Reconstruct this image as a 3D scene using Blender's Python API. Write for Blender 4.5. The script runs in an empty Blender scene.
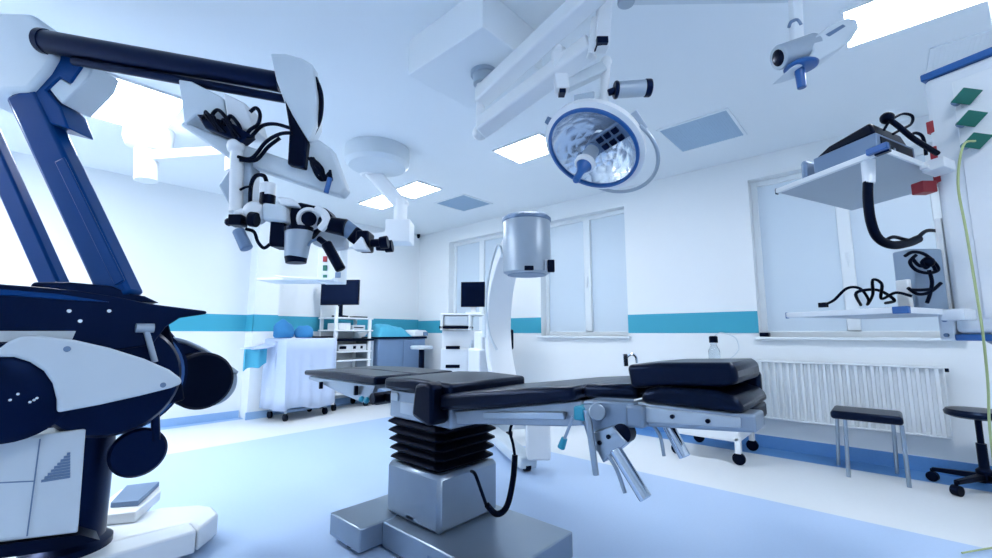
import bpy, bmesh, math, random
from mathutils import Vector as V, noise
R = math.radians
random.seed(4)
C = bpy.context.scene.collection

# ------------------------------------------------------------------ camera frame
FPX = 430.0; PIT = math.atan(54/430.0); YAW = R(48); EYE = 1.2
HC, XW, YB = 3.19, 5.43, 7.0            # ceiling height, window wall, back wall
cp_, sp_ = math.cos(PIT), math.sin(PIT)
def ray(x, y):
    u = x-496.0; w = 279.0-y
    f = FPX*cp_-w*sp_; up = FPX*sp_+w*cp_
    return f*math.sin(YAW)+u*math.cos(YAW), f*math.cos(YAW)-u*math.sin(YAW), up, f
def P(x, y, f):
    r = ray(x, y); t = f/r[3]; return V((r[0]*t, r[1]*t, EYE+r[2]*t))
def PZ(x, y, z):
    r = ray(x, y); t = (z-EYE)/r[2]; return V((r[0]*t, r[1]*t, z))
def PX(x, y, X):
    r = ray(x, y); t = X/r[0]; return V((X, r[1]*t, EYE+r[2]*t))
def PY(x, y, Y):
    r = ray(x, y); t = Y/r[1]; return V((r[0]*t, Y, EYE+r[2]*t))
FW = V((math.sin(YAW), math.cos(YAW), 0)); RT = V((math.cos(YAW), -math.sin(YAW), 0)); UP = V((0, 0, 1))
CAMF = V((FW.x*cp_, FW.y*cp_, sp_)); CAMU = V((-FW.x*sp_, -FW.y*sp_, cp_))

# ------------------------------------------------------------------ materials
def lin(h):
    h = h.lstrip('#'); o = []
    for i in (0, 2, 4):
        c = int(h[i:i+2], 16)/255
        o.append(c/12.92 if c <= .04045 else ((c+.055)/1.055)**2.4)
    return o+[1]
MATS = {}
def mat(name, col, rough=.5, metal=0, var=.04, scale=8, bump=0, bscale=60, spec=.5, coat=0, emit=0, ecol=None, tint=None):
    m = bpy.data.materials.new(name); m.use_nodes = True; nt = m.node_tree; b = nt.nodes['Principled BSDF']
    c = lin(col)
    b.inputs['Roughness'].default_value = rough; b.inputs['Metallic'].default_value = metal
    b.inputs['Specular IOR Level'].default_value = spec; b.inputs['Coat Weight'].default_value = coat
    if tint: b.inputs['Specular Tint'].default_value = lin(tint)
    tc = nt.nodes.new('ShaderNodeTexCoord')
    if var:
        n = nt.nodes.new('ShaderNodeTexNoise'); n.inputs['Scale'].default_value = scale; n.inputs['Detail'].default_value = 4
        nt.links.new(tc.outputs['Object'], n.inputs['Vector'])
        mx = nt.nodes.new('ShaderNodeMix'); mx.data_type = 'RGBA'
        mx.inputs[6].default_value = [x*(1-var) for x in c[:3]]+[1]; mx.inputs[7].default_value = [min(1, x*(1+var)) for x in c[:3]]+[1]
        nt.links.new(n.outputs['Fac'], mx.inputs[0]); nt.links.new(mx.outputs[2], b.inputs['Base Color'])
    else: b.inputs['Base Color'].default_value = c
    if bump:
        n2 = nt.nodes.new('ShaderNodeTexNoise'); n2.inputs['Scale'].default_value = bscale
        nt.links.new(tc.outputs['Object'], n2.inputs['Vector'])
        bp = nt.nodes.new('ShaderNodeBump'); bp.inputs['Strength'].default_value = bump; bp.inputs['Distance'].default_value = .01
        nt.links.new(n2.outputs['Fac'], bp.inputs['Height']); nt.links.new(bp.outputs['Normal'], b.inputs['Normal'])
    if emit:
        b.inputs['Emission Color'].default_value = lin(ecol or col); b.inputs['Emission Strength'].default_value = emit
    MATS[name] = m; return m
wallm = mat('wall_paint', '#e6ebee', .7, var=.015, scale=2)
ceilm = mat('ceiling_paint', '#e8eef2', .75, var=.015, scale=2)
tealm = mat('teal_stripe', '#37a0ba', .6, var=.03)
floorw = mat('pale_vinyl', '#dde2e6', .34, var=.02, scale=30)
floorb = mat('blue_vinyl', '#b0c8e8', .33, var=.04, scale=60)
floord = mat('border_vinyl', '#5c92cc', .4, var=.05, scale=40)
white = mat('white_plastic', '#e6eaed', .35, var=.015)
floorp = mat('pale_border_vinyl', '#93b7e0', .4, var=.04, scale=40)
whitem = mat('white_enamel', '#dfe5ea', .3, var=.015)
offw = mat('grey_white_plastic', '#cfd9e0', .4, var=.03)
greyl = mat('light_grey_metal', '#a7b4c1', .38, .3, var=.03)
greym = mat('mid_grey_metal', '#6f86a3', .4, .3, var=.04)
steel = mat('stainless_steel', '#9aa7b5', .3, .85, var=.06, scale=5)
brush = mat('brushed_steel', '#909dac', .36, .7, var=.05, scale=12)
chrome = mat('chrome', '#c5d0dd', .12, 1, var=0)
navy = mat('navy_paint', '#063a74', .3, var=.06, spec=.3, tint='#8fb4ff')
navyd = mat('dark_navy_paint', '#020a20', .3, var=.06, spec=.3, tint='#6f9cff')
black = mat('black_vinyl', '#020510', .42, var=.12, scale=20, bump=.05, spec=.2, tint='#7fa6ff')
blackp = mat('black_plastic', '#02040e', .4, var=.1, spec=.2, tint='#7fa6ff')
rubber = mat('black_rubber', '#01030a', .55, var=.1, spec=.2, tint='#7fa6ff')
cushm = mat('black_cushion', '#030818', .3, spec=.3, tint='#8fb0f0', var=.1, scale=15, bump=.08, bscale=25)
screen = mat('dark_screen', '#040a1c', .2, var=0, spec=.2, tint='#7fa6ff')
satin = mat('satin_grey_metal', '#76879b', .4, .5, var=.05)
bluep = mat('blue_plastic', '#225c9e', .35, var=.04)
tealp = mat('teal_plastic', '#1e8aa5', .4, var=.04)
sheetw = mat('white_drape', '#bccae2', .8, var=.03, bump=.1, bscale=15)
sheett = mat('teal_drape', '#49a9c8', .8, var=.06, bump=.15, bscale=15)
sheetb = mat('pale_blue_drape', '#9fcbe8', .8, var=.04)
bundle = mat('blue_wrap', '#2b78ae', .8, var=.1, bump=.2, bscale=20)
cabm = mat('slate_blue_panel', '#6f8aac', .45, var=.04)
green = mat('green_plastic', '#0d6b5c', .4, var=.06)
red = mat('red_plastic', '#a32a34', .45, var=.05)
ventm = mat('grey_vent', '#a6bfd5', .5, .2, var=.03)
yg = mat('yellow_green_cable', '#a8b57e', .5, var=.1)
lampem = mat('lamp_diffuser', '#ffffff', .4, var=0, emit=9, ecol='#f4f9ff')
winm = mat('frosted_pane', '#bccbd7', .35, var=.02, scale=1.5, emit=.03, ecol='#cfe4ff')
winf = mat('window_frame_white', '#dfe6ea', .4, var=.01)
radm = mat('radiator_enamel', '#e0e6ea', .35, var=.01)
glassm = mat('clear_glass', '#dfeaf3', .05, var=0); glassm.node_tree.nodes['Principled BSDF'].inputs['Transmission Weight'].default_value = .95
ovm = bpy.data.materials.new('lamp_reflector'); ovm.use_nodes = True
nt = ovm.node_tree; b = nt.nodes['Principled BSDF']; b.inputs['Metallic'].default_value = .75; b.inputs['Roughness'].default_value = .22
tc = nt.nodes.new('ShaderNodeTexCoord'); vo = nt.nodes.new('ShaderNodeTexVoronoi'); vo.inputs['Scale'].default_value = 16
nt.links.new(tc.outputs['Object'], vo.inputs['Vector']); bp = nt.nodes.new('ShaderNodeBump'); bp.inputs['Strength'].default_value = .45; bp.inputs['Distance'].default_value = .02
nt.links.new(vo.outputs['Distance'], bp.inputs['Height']); nt.links.new(bp.outputs['Normal'], b.inputs['Normal'])
b.inputs['Base Color'].default_value = lin('#e4ecf3')

# ------------------------------------------------------------------ mesh builder
ORG = {}
def spline(pts, k=6):
    pts = [V(p) for p in pts]; out = []
    if len(pts) < 3: return pts
    for i in range(len(pts)-1):
        a = pts[max(i-1, 0)]; b_ = pts[i]; c = pts[i+1]; d = pts[min(i+2, len(pts)-1)]
        for j in range(k):
            t = j/k
            out.append(.5*((2*b_)+(c-a)*t+(2*a-5*b_+4*c-d)*t*t+(3*b_-a-3*c+d)*t**3))
    return out+[pts[-1]]
def perp(d):
    d = d.normalized(); a = UP if abs(d.z) < .9 else V((1, 0, 0))
    s = d.cross(a).normalized(); return s, s.cross(d).normalized()
class M:
    def __init__(s): s.v = []; s.f = []; s.mi = []; s.cm = 0
    def add(s, vs, fs):
        k = len(s.v); s.v += [V(p) for p in vs]; s.f += [[i+k for i in f] for f in fs]; s.mi += [s.cm]*len(fs); return s
    def hexa(s, q): return s.add(q, [(0, 3, 2, 1), (4, 5, 6, 7), (0, 1, 5, 4), (1, 2, 6, 5), (2, 3, 7, 6), (3, 0, 4, 7)])
    def box(s, x0, x1, y0, y1, z0, z1):
        return s.hexa([(x0, y0, z0), (x1, y0, z0), (x1, y1, z0), (x0, y1, z0), (x0, y0, z1), (x1, y0, z1), (x1, y1, z1), (x0, y1, z1)])
    def obox(s, c, a, b, d, ha, hb, hd):
        c = V(c); a = a.normalized()*ha; b = b.normalized()*hb; d = d.normalized()*hd
        return s.hexa([c-a-b-d, c+a-b-d, c+a+b-d, c-a+b-d, c-a-b+d, c+a-b+d, c+a+b+d, c-a+b+d])
    def beam(s, p0, p1, w, h, side=None, w1=None, h1=None):
        p0 = V(p0); p1 = V(p1); d = (p1-p0).normalized()
        if side is None: sd, up = perp(d)
        else: sd = (side-d*side.dot(d)).normalized(); up = sd.cross(d).normalized()
        w1 = w1 or w; h1 = h1 or h; q = []
        for p, a, b_ in ((p0, w/2, h/2), (p1, w1/2, h1/2)):
            q += [p-sd*a-up*b_, p+sd*a-up*b_, p+sd*a+up*b_, p-sd*a+up*b_]
        return s.hexa(q)
    def loft(s, rings, cap=True, closed=True):
        n = len(rings[0]); vs = [p for r in rings for p in r]; fs = []
        for i in range(len(rings)-1):
            for j in range(n if closed else n-1):
                a = i*n+j; b_ = i*n+(j+1) % n; fs.append((a, b_, b_+n, a+n))
        if cap: fs.append(tuple(range(n))[::-1]); fs.append(tuple((len(rings)-1)*n+j for j in range(n)))
        return s.add(vs, fs)
    def lathe(s, c, ax, prof, n=28, cap=True):
        c = V(c); ax = V(ax).normalized(); a, b_ = perp(ax)
        return s.loft([[c+ax*t+(a*math.cos(2*math.pi*k/n)+b_*math.sin(2*math.pi*k/n))*max(r, 1e-4) for k in range(n)] for r, t in prof], cap)
    def cyl(s, p0, p1, r0, r1=None, n=24):
        p0 = V(p0); p1 = V(p1); r1 = r0 if r1 is None else r1
        return s.lathe(p0, p1-p0, [(r0, 0), (r1, (p1-p0).length)], n)
    def sph(s, c, r, n=16, sc=(1, 1, 1)):
        return s.loft([[V(c)+V((r*sc[0]*math.sin(t)*math.cos(2*math.pi*k/n), r*sc[1]*math.sin(t)*math.sin(2*math.pi*k/n), -r*sc[2]*math.cos(t))) for k in range(n)]
                       for t in [max(.02, min(math.pi-.02, math.pi*i/(n//2))) for i in range(n//2+1)]])
    def tube(s, pts, r, n=8, k=6, smooth=True):
        pts = spline(pts, k) if smooth else [V(p) for p in pts]
        a = None; rings = []
        for i, p in enumerate(pts):
            d = (pts[min(i+1, len(pts)-1)]-pts[max(i-1, 0)]).normalized()
            if a is None: a, _ = perp(d)
            a = (a-d*a.dot(d)).normalized(); b_ = d.cross(a)
            rings.append([p+(a*math.cos(2*math.pi*j/n)+b_*math.sin(2*math.pi*j/n))*r for j in range(n)])
        return s.loft(rings)
    def prism(s, pts, vec):
        pts = [V(p) for p in pts]; vec = V(vec); n = len(pts)
        return s.add(pts+[p+vec for p in pts], [tuple(range(n))[::-1], tuple(range(n, 2*n))]+[(i, (i+1) % n, (i+1) % n+n, i+n) for i in range(n)])
    def build(s, name, m, parent=None, bev=0, label=None, org=None, seg=2, ang=38, subd=0):
        o_ = ORG[parent] if parent is not None else org
        if o_ is None:
            lo = [min(p[i] for p in s.v) for i in range(3)]; hi = [max(p[i] for p in s.v) for i in range(3)]
            o_ = V(((lo[0]+hi[0])/2, (lo[1]+hi[1])/2, lo[2]))
        me = bpy.data.meshes.new(name); me.from_pydata([p-o_ for p in s.v], [], s.f)
        for mm in (m if isinstance(m, list) else [m]): me.materials.append(mm)
        if isinstance(m, list):
            for p, i in zip(me.polygons, s.mi): p.material_index = i
        bm = bmesh.new(); bm.from_mesh(me); bmesh.ops.recalc_face_normals(bm, faces=bm.faces); bm.to_mesh(me); bm.free()
        for p in me.polygons: p.use_smooth = True
        me.set_sharp_from_angle(angle=R(ang))
        o = bpy.data.objects.new(name, me); C.objects.link(o)
        if parent is not None: o.parent = parent
        else: o.location = o_
        ORG[o] = o_
        if bev:
            md = o.modifiers.new('bevel', 'BEVEL'); md.width = bev; md.segments = seg; md.limit_method = 'ANGLE'; md.angle_limit = R(35); md.harden_normals = False
        if subd:
            md = o.modifiers.new('sub', 'SUBSURF'); md.levels = subd; md.render_levels = subd
        if label: o['label'] = label
        return o
def tag(o, label, cat, group=None):
    o['label'] = label; o['category'] = cat
    if group: o['group'] = group
    return o
def thing(name, label, cat, loc, group=None):
    o = bpy.data.objects.new(name, None); C.objects.link(o); o.location = loc; ORG[o] = V(loc); o.empty_display_size = .1
    return tag(o, label, cat, group)
def struct(o): o['kind'] = 'structure'; return o
def dup(root, delta, label=None):
    r = root.copy(); C.objects.link(r); r.location = root.location+V(delta)
    if label: r['label'] = label
    for ch in list(root.children):
        c = ch.copy(); C.objects.link(c); c.parent = r
        for g in ch.children:
            d = g.copy(); C.objects.link(d); d.parent = c
    return r

# ================================================================== ROOM
XL, YR = -2.6, -2.8
m = M()
xs = [XL, 3.76, 5.08, XW]; ys = [YR, 5.42, 6.82, YB]
for i in range(3):
    for j in range(3):
        m.cm = 3 if j == 2 else 2 if i == 2 else (1 if (i == 1 or j == 1) else 0)
        m.add([(xs[i], ys[j], 0), (xs[i+1], ys[j], 0), (xs[i+1], ys[j+1], 0), (xs[i], ys[j+1], 0)], [(0, 1, 2, 3)])
struct(m.build('floor', [floorb, floorw, floord, floorp], org=V((0, 0, 0))))
m = M(); m.box(XL, XW+.3, YR, YB+.2, HC, HC+.15)
struct(m.build('ceiling', ceilm, org=V((0, 0, 0))))
m = M(); m.box(XL-.2, XW+.3, YB, YB+.2, 0, HC)
m.box(2.27, 2.6, 6.72, YB, 0, HC)                                     # pilaster
struct(m.build('wall_back', wallm, org=V((0, 0, 0))))
WIN = [(4.70, 6.10), (2.53, 3.95), (-.47, 1.03)]
ZS, ZT = 1.16, 2.93
m = M(); T = .26
m.box(XW, XW+T, YR, YB, 0, ZS); m.box(XW, XW+T, YR, YB, ZT, HC)
for a, c in ((6.10, YB), (3.95, 4.70), (1.03, 2.53), (YR, -.47)): m.box(XW, XW+T, a, c, ZS, ZT)
struct(m.build('wall_right', wallm, org=V((XW, 0, 0))))
m = M(); m.box(XL-.2, XL, YR, YB, 0, HC); struct(m.build('wall_left', wallm, org=V((XL, 0, 0))))
m = M(); m.box(XL-.2, XW+.3, YR-.2, YR, 0, HC); struct(m.build('wall_rear', wallm, org=V((0, YR, 0))))
m = M()
for a, c in ((6.10, YB), (3.95, 4.70), (1.03, 2.53)): m.box(XW-.006, XW, a, c, 1.2, 1.44)
struct(m.build('trim_1', tealm, org=V((XW, 0, 1.2))))
m = M(); z0, z1 = 1.225, 1.465
m.box(XL, 2.262, YB-.006, YB, z0, z1); m.box(2.606, XW, YB-.006, YB, z0, z1); m.box(2.264, 2.606, 6.714, 6.72, z0, z1); m.box(2.264, 2.27, 6.714, YB, z0, z1)
struct(m.build('trim_2', tealm, org=V((0, YB, 1.2))))
m = M(); m.box(XW-.02, XW, YR, YB, 0, .125); struct(m.build('baseboard_right', floord, org=V((XW, 0, 0))))
m = M(); m.box(XL, 2.25, YB-.02, YB, 0, .1); m.box(2.62, XW-.02, YB-.02, YB, 0, .1); m.box(2.25, 2.62, 6.70, 6.72, 0, .1)
struct(m.build('baseboard_back', floorp, org=V((0, YB, 0))))
for i, (a, c) in enumerate(WIN):
    w = bpy.data.objects.new('window_%d' % (i+1), None); C.objects.link(w); w.location = (XW, (a+c)/2, ZS); ORG[w] = w.location.copy(); struct(w)
    x0 = XW+.13; mid = (a+c)/2-.05
    m = M(); fw = .06
    m.box(x0, x0+.07, a, a+fw, ZS, ZT); m.box(x0, x0+.07, c-fw, c, ZS, ZT); m.box(x0, x0+.07, a+fw, c-fw, ZS, ZS+fw); m.box(x0, x0+.07, a+fw, c-fw, ZT-fw, ZT)
    m.build('window_frame', winf, w, .006)
    m = M(); m.box(x0-.015, x0+.06, mid-.055, mid+.055, ZS+fw, ZT-fw); m.build('mullion', winf, w, .01)
    m = M(); m.box(x0+.03, x0+.045, a+fw, c-fw, ZS+fw, ZT-fw); m.build('window_pane', winm, w)
    m = M(); m.cyl((x0-.03, mid, 2.0), (x0-.03, mid, 1.86), .008); m.box(x0-.03, x0-.01, mid-.012, mid+.012, 1.97, 2.03); m.build('window_handle', winf, w)
    m = M(); m.box(XW-.06, XW+.13, a-.03, c+.03, ZS-.03, ZS); m.build('window_sill', winf, w, .006)
# ceiling box that carries the lamp arms
bx = (1.62, 2.2, 1.56, 2.26)
m = M(); m.box(bx[0], bx[1], bx[2], bx[3], 2.93, HC); struct(m.build('trim_3', ceilm, bev=.006))
m = M(); m.box(-1.2, 1.6, 3.55, 3.95, HC-.05, HC)
# ceiling lights ------------------------------------------------------
def ceiling_light(x0, x1, y0, y1, label):
    t = thing('ceiling_light', label, 'ceiling light', ((x0+x1)/2, (y0+y1)/2, HC), 'flush ceiling light panels')
    f = M(); w = .02
    f.box(x0-w, x0, y0-w, y1+w, HC-.02, HC); f.box(x1, x1+w, y0-w, y1+w, HC-.02, HC); f.box(x0, x1, y0-w, y0, HC-.02, HC); f.box(x0, x1, y1, y1+w, HC-.02, HC)
    f.build('light_frame', white, t); M().box(x0, x1, y0, y1, HC-.014, HC-.002).build('diffuser', lampem, t); return t
ceiling_light(3.33, 3.77, 2.42, 3.02, 'glowing ceiling panel just left of the round operating lamp head')
ceiling_light(3.36, 3.76, 4.42, 5.02, 'glowing ceiling panel right of the slanted ceiling pendant arm')
ceiling_light(3.36, 3.76, 5.25, 5.85, 'small glowing ceiling panel left of the slanted pendant arm, farthest into the room')
ceiling_light(3.26, 3.70, -.85, .03, 'long glowing ceiling strip at the top right behind the small grey lamp head')
ceiling_light(-1.95, -1.2, 4.1, 5.5, 'added out-of-view ceiling panel that brightens the left side of the room')  # unseen panel, added to brighten the left wall and floor
ceiling_light(.02, .80, 4.30, 5.25, 'large bright ceiling panel at upper left behind the microscope arm')
ceiling_light(.2, .9, -1.6, -.8, 'added fill light panel on the ceiling, out of view behind the viewer')  # unseen panel, added as fill for the sides facing the camera
def vent(x0, x1, y0, y1, label, gm=None):
    t = thing('ceiling_vent', label, 'vent', ((x0+x1)/2, (y0+y1)/2, HC), 'square ceiling vents')
    f = M(); w = .025
    f.box(x0-w, x0, y0-w, y1+w, HC-.012, HC); f.box(x1, x1+w, y0-w, y1+w, HC-.012, HC); f.box(x0, x1, y0-w, y0, HC-.012, HC); f.box(x0, x1, y1, y1+w, HC-.012, HC)
    f.build('vent_frame', ceilm, t)
    f = M(); f.box(x0, x1, y0, y1, HC-.006, HC-.001)
    for k in range(24):
        y = y0+(y1-y0)*(k+.5)/24; f.box(x0, x1, y-.004, y+.004, HC-.009, HC-.006)
    f.build('vent_grille', gm or ventm, t); return t
vent(4.08, 4.74, .90, 1.50, 'grey square ceiling vent to the right of the operating lamp')
vent(4.16, 4.74, 4.38, 4.98, 'small grey square ceiling vent above the grey imaging drum')
vent(4.15, 4.75, -1.0, -.42, 'pale ceiling vent at upper right above the white supply column', ceilm)
m = M(); m.cyl((XW-.12, YB-.1, HC), (XW-.12, YB-.1, HC-.05), .035); m.sph((XW-.12, YB-.1, HC-.055), .03, 12)
tag(m.build('sensor', blackp), 'tiny black ceiling sensor in the far room corner', 'sensor')

# ================================================================== OPERATING TABLE
ot = thing('operating_table', 'black padded operating table on a square steel column in the middle of the room', 'operating table', (1.8, 2.05, 0))
X0, X1 = 1.52, 2.14
m = M(); m.box(1.48, 2.09, 1.33, 2.19, .02, .15); m.build('base_plate', steel, ot, .008)
m = M(); m.box(1.34, 2.24, 2.19, 2.52, .03, .152); m.build('base_crossbar', steel, ot, .008)
m = M()
for x in (1.42, 2.16): m.cyl((x, 2.36, 0), (x, 2.36, .035), .05)
for x in (1.56, 2.02): m.cyl((x, 1.42, 0), (x, 1.42, .03), .04)
m.build('base_foot', rubber, ot)
m = M(); m.box(1.565, 2.03, 1.81, 2.29, .15, .445); cc = m.build('column_cover', brush, ot, .022, seg=1)
M().box(1.565, 1.571, 2.02, 2.09, .17, .19).build('latch_plate', greym, cc); M().box(1.474, 1.48, 1.70, 1.79, .05, .1).build('socket_plate', greym, ot)
def bellow(nf, z0, z1, x0, x1, y0, y1, a, b):
    rings = []
    for k in range(nf*2+1):
        g = (b if k % 2 else a)+ .02*(k/(nf*2)); z = z0+(z1-z0)*k/(nf*2); q = []
        c = .03
        for sx, sy, fl in ((-1, -1, 0), (1, -1, 1), (1, 1, 0), (-1, 1, 1)):
            cx_ = (x0-g) if sx < 0 else (x1+g); cy_ = (y0-g) if sy < 0 else (y1+g)
            p1 = V((cx_, cy_-sy*c, z)); p2 = V((cx_-sx*c, cy_, z))
            q += [p1, p2] if not fl else [p2, p1]
        rings.append(q)
    return M().loft(rings)
bellow(5, .445, .70, 1.575, 2.02, 1.83, 2.28, -.035, .008).build('bellows', rubber, ot, .004, ang=10)
m = M(); m.box(1.56, 2.04, 1.72, 2.27, .70, .865); sf = m.build('seat_frame', brush, ot, .012)
m = M(); m.box(1.55, 1.56, 1.95, 2.15, .735, .80); m.box(1.55, 1.56, 2.18, 2.25, .80, .845); m.build('frame_plate', greyl, sf, .003)
def slab(name, pr, x0, x1, parent, mt, bev=.02):                     # profile in (Y, z) swept across the table
    return M().prism([(x0, y, z) for y, z in pr], (x1-x0, 0, 0)).build(name, mt, parent, bev, seg=3)
slab('seat_cushion', [(2.28, .868), (2.28, .932), (1.98, .946), (1.68, .938), (1.68, .868)], X0, X1, ot, cushm)
# leg section: two cushions on light carriers
for k, (a, c) in enumerate(((X0, 1.81), (1.83, X1))):
    slab('leg_cushion', [(3.36, .878), (3.36, .915), (2.9, .932), (2.38 if k == 0 else 2.34, .932), (2.38 if k == 0 else 2.34, .878)], a, c, ot, cushm, .014)
    slab('leg_carrier', [(3.31, .872), (3.31, .85), (3.12, .835), (2.9, .80), (2.55, .755), (2.46, .77), (2.40, .872)], a+.015, a+.05, ot, brush, .004)
    M().box(a+.03, c-.03, 2.4, 3.28, .855, .878).build('leg_board', brush, ot)
m = M(); m.cyl((1.5, 2.37, .80), (1.74, 2.37, .80), .035); m.cyl((1.85, 2.37, .80), (2.08, 2.37, .80), .035); m.box(1.57, 1.63, 2.27, 2.37, .78, .83); m.box(1.95, 2.02, 2.27, 2.37, .78, .83)
m.build('leg_joint', blackp, ot, .004)
for y in (2.44, 2.50): M().sph((1.505, y, .785), .02, 10).build('joint_knob', tealp, ot)
m = M(); m.box(1.505, 1.53, 3.06, 3.08, .80, .85); m.box(1.505, 1.53, 2.58, 2.60, .80, .86); m.build('leg_latch', blackp, ot, .003)
# strap block and back section
m = M(); m.prism([(1.445, 1.91, .765), (1.445, 1.885, .93), (1.445, 1.80, .945), (1.445, 1.745, .93), (1.445, 1.735, .74), (1.445, 1.78, .725)], (.12, 0, 0)); m.build('padded_end_strap', black, ot, .02)
def zb(y, a, b): t = (1.72-y)/(1.72-.93); return a+(b-a)*t
slab('back_cushion', [(1.74, .805), (1.74, .885), (1.45, .925), (1.15, .968), (.93, .99), (.93, .935), (1.2, .885), (1.35, .858)], 1.49, X1, ot, cushm, .022)
slab('upper_back_cushion', [(.925, .945), (.925, .995), (.72, 1.012), (.69, 1.0), (.69, .958)], 1.54, X1, ot, cushm, .02)
slab('back_frame', [(1.68, .80), (1.3, .866), (.93, .932), (.93, .835), (1.02, .818), (1.66, .742)], 1.545, 2.03, ot, brush, .006)
M().beam((1.53, 1.45, .812), (1.53, 1.0, .866), .018, .03, V((1, 0, 0))).build('side_rail', steel, ot, .003)
# hinge bracket with levers
m = M(); m.prism([PX(x, y, 1.47) for x, y in ((583, 401), (634, 403), (634, 428), (610, 430), (622, 441), (602, 458), (588, 441), (583, 424))], (.05, 0, 0)); br = m.build('hinge_bracket', satin, ot, .005)
m = M(); m.prism([PX(x, y, 1.455) for x, y in ((588, 434), (612, 426), (627, 443), (603, 463))], (.05, 0, 0)); m.build('clamp_block', steel, br, .004)
m = M()
for x, y in ((599, 443), (608, 437)):
    p = PX(x, y, 1.45); m.cyl(p, p+V((.02, 0, 0)), .008)
m.build('bolt', blackp, br)
p = PX(621, 434, 1.46); m = M(); m.lathe(p, (1, 0, 0), [(.02, 0), (.034, .004), (.034, .05), (.02, .054)]); m.build('black_knob', blackp, br)
p = PX(617, 390+8, 1.465); 
m = M(); m.box(1.46, 1.56, .64, .705, .875, .95); m.build('head_hinge', satin, ot, .01)
m = M(); m.cyl(PX(588, 411, 1.44), PX(588, 411, 1.49), .024); m.cyl(PX(597, 412, 1.43), PX(597, 412, 1.47), .03); m.build('clutch_disc', steel, ot, .004)
m = M(); m.cyl(PX(587, 410, 1.43), PX(596, 475, 1.43), .013, .011); m.build('long_lever', steel, ot)
m = M(); m.box(1.42, 1.5, PX(578, 0, 1.46).y, PX(569, 0, 1.46).y, PX(574, 418, 1.46).z, PX(574, 404, 1.46).z); m.build('rail_clamp', tealp, ot, .008)
m = M(); m.cyl(PX(573, 417, 1.44), PX(564, 440, 1.44), .006); lv = m.build('short_lever', steel, ot)
m = M(); m.cyl(PX(564.5, 438, 1.44), PX(561, 448, 1.44), .012, .015); m.build('lever_grip', tealp, lv, .003)
m = M(); m.cyl(PX(615, 449, 1.46), PX(646, 499, 1.46), .023); m.build('receiver_tube', chrome, ot, .004)
m = M(); m.tube([PX(608, 455, 1.45), PX(617, 470, 1.45), PX(625, 493, 1.45)], .007); m.build('bent_lever', steel, ot)
m = M(); m.cyl(PX(668, 425, 1.75), PX(685, 457, 1.75), .023); m.build('receiver_tube', chrome, ot, .004)
m = M(); m.tube([PX(652, 424, 1.7), PX(660, 436, 1.7), PX(664, 456, 1.7)], .007); m.build('bent_lever', steel, ot)
# head section
slab('head_frame', [(.70, .957), (.31, .957), (.31, .905), (.36, .90), (.70, .872)], 1.5, 1.62, ot, brush, .008)
M().prism([(1.488, .67, .945), (1.488, .35, .945), (1.488, .35, .915), (1.488, .67, .892)], (.014, 0, 0)).build('head_rail', greyl, ot, .003)
m = M()
for y in (.55, .44): m.cyl((1.48, y, .925), (1.5, y, .925), .007)
m.build('rail_screw', blackp, ot)
slab('lower_head_cushion', [(.665, .957), (.655, 1.0), (.6, 1.015), (.42, 1.02), (.35, 1.0), (.335, .957)], 1.49, 1.86, ot, cushm, .02)
slab('upper_head_cushion', [(.70, 1.0), (.715, 1.085), (.6, 1.098), (.375, 1.108), (.355, 1.10), (.35, 1.045), (.40, 1.03), (.6, 1.018)], 1.5, 1.83, ot, cushm, .018)
M().box(1.66, 1.86, .345, .40, .90, .955).build('head_block', black, ot, .012)
M().box(1.86, 1.90, .36, .52, .93, 1.06).build('side_pad', cushm, ot, .015)
m = M(); cx = []
pts = [P(490, 436, 2.62), P(486, 452, 2.6), P(476, 470, 2.58)]
m.tube([PX(467, 470, 1.85)+V((0, -.03, 0)), P(475, 474, 2.33), P(481, 490, 2.33), P(487, 507, 2.36)], .009)
m.tube([P(487, 505, 2.36), P(497, 514, 2.38), P(507, 506, 2.4), P(513, 480, 2.42), P(515, 455, 2.43)], .016, 10)
m.tube([P(515, 457, 2.43), P(513, 444, 2.44), P(510, 432, 2.45), P(512, 424, 2.46)], .008)
m.build('coiled_cable', rubber, ot)

m = M(); m.beam(P(626, 366, 2.1), P(625, 354, 2.1), .02, .012, RT); m.tube([P(x, y, 2.1) for x, y in ((627, 357), (632, 354), (636, 357), (637, 363))], .006); m.build('rail_clip', chrome, ot)
# ================================================================== SURGICAL MICROSCOPE (left)
mi = thing('surgical_microscope', 'large navy and white floor stand surgical microscope with a long overhead arm at the left', 'microscope', (.28, 3.05, 0))
YN = V((0, 1, 0))
m = M(); m.prism([(.755, 2.845, .03), (.755, 2.99, .03), (.2, 3.03, .03), (-.6, 3.03, .03), (-.6, 2.83, .03)], (0, 0, .118)); m.build('base_cover', whitem, mi, .012)
m = M(); m.prism([(.762, 2.852, .03), (.90, 3.0, .03), (.905, 3.15, .03), (.86, 3.24, .03), (.70, 3.36, .03), (-.6, 3.36, .03), (-.6, 3.036, .03), (.2, 3.036, .03), (.762, 2.996, .03)], (0, 0, .12)); m.build('base_plate', whitem, mi, .014)
m = M()
for x, y in ((.78, 3.1), (-.5, 3.2), (-.5, 2.9), (.6, 2.9)): m.cyl((x, y, 0), (x, y, .05), .05)
m.build('base_foot', rubber, mi)
cx, cy = .27, 3.08
m = M(); m.lathe((cx, cy, .148), (0, 0, 1), [(.17, 0), (.17, .03), (.14, .05), (.14, .75)]); m.build('column', navyd, mi)
YC = 2.79
m = M(); m.prism([PY(x, y, YC) for x, y in ((-60, 446), (86, 429), (78, 533), (-60, 550))], (0, .16, 0)); cb = m.build('control_cabinet', offw, mi, .008)
m = M(); m.prism([PY(x, y, YC-.006) for x, y in ((-30, 444), (40, 437), (28, 536), (-30, 543))], (0, .006, 0)); m.build('cabinet_door', offw, cb, .002)
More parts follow.
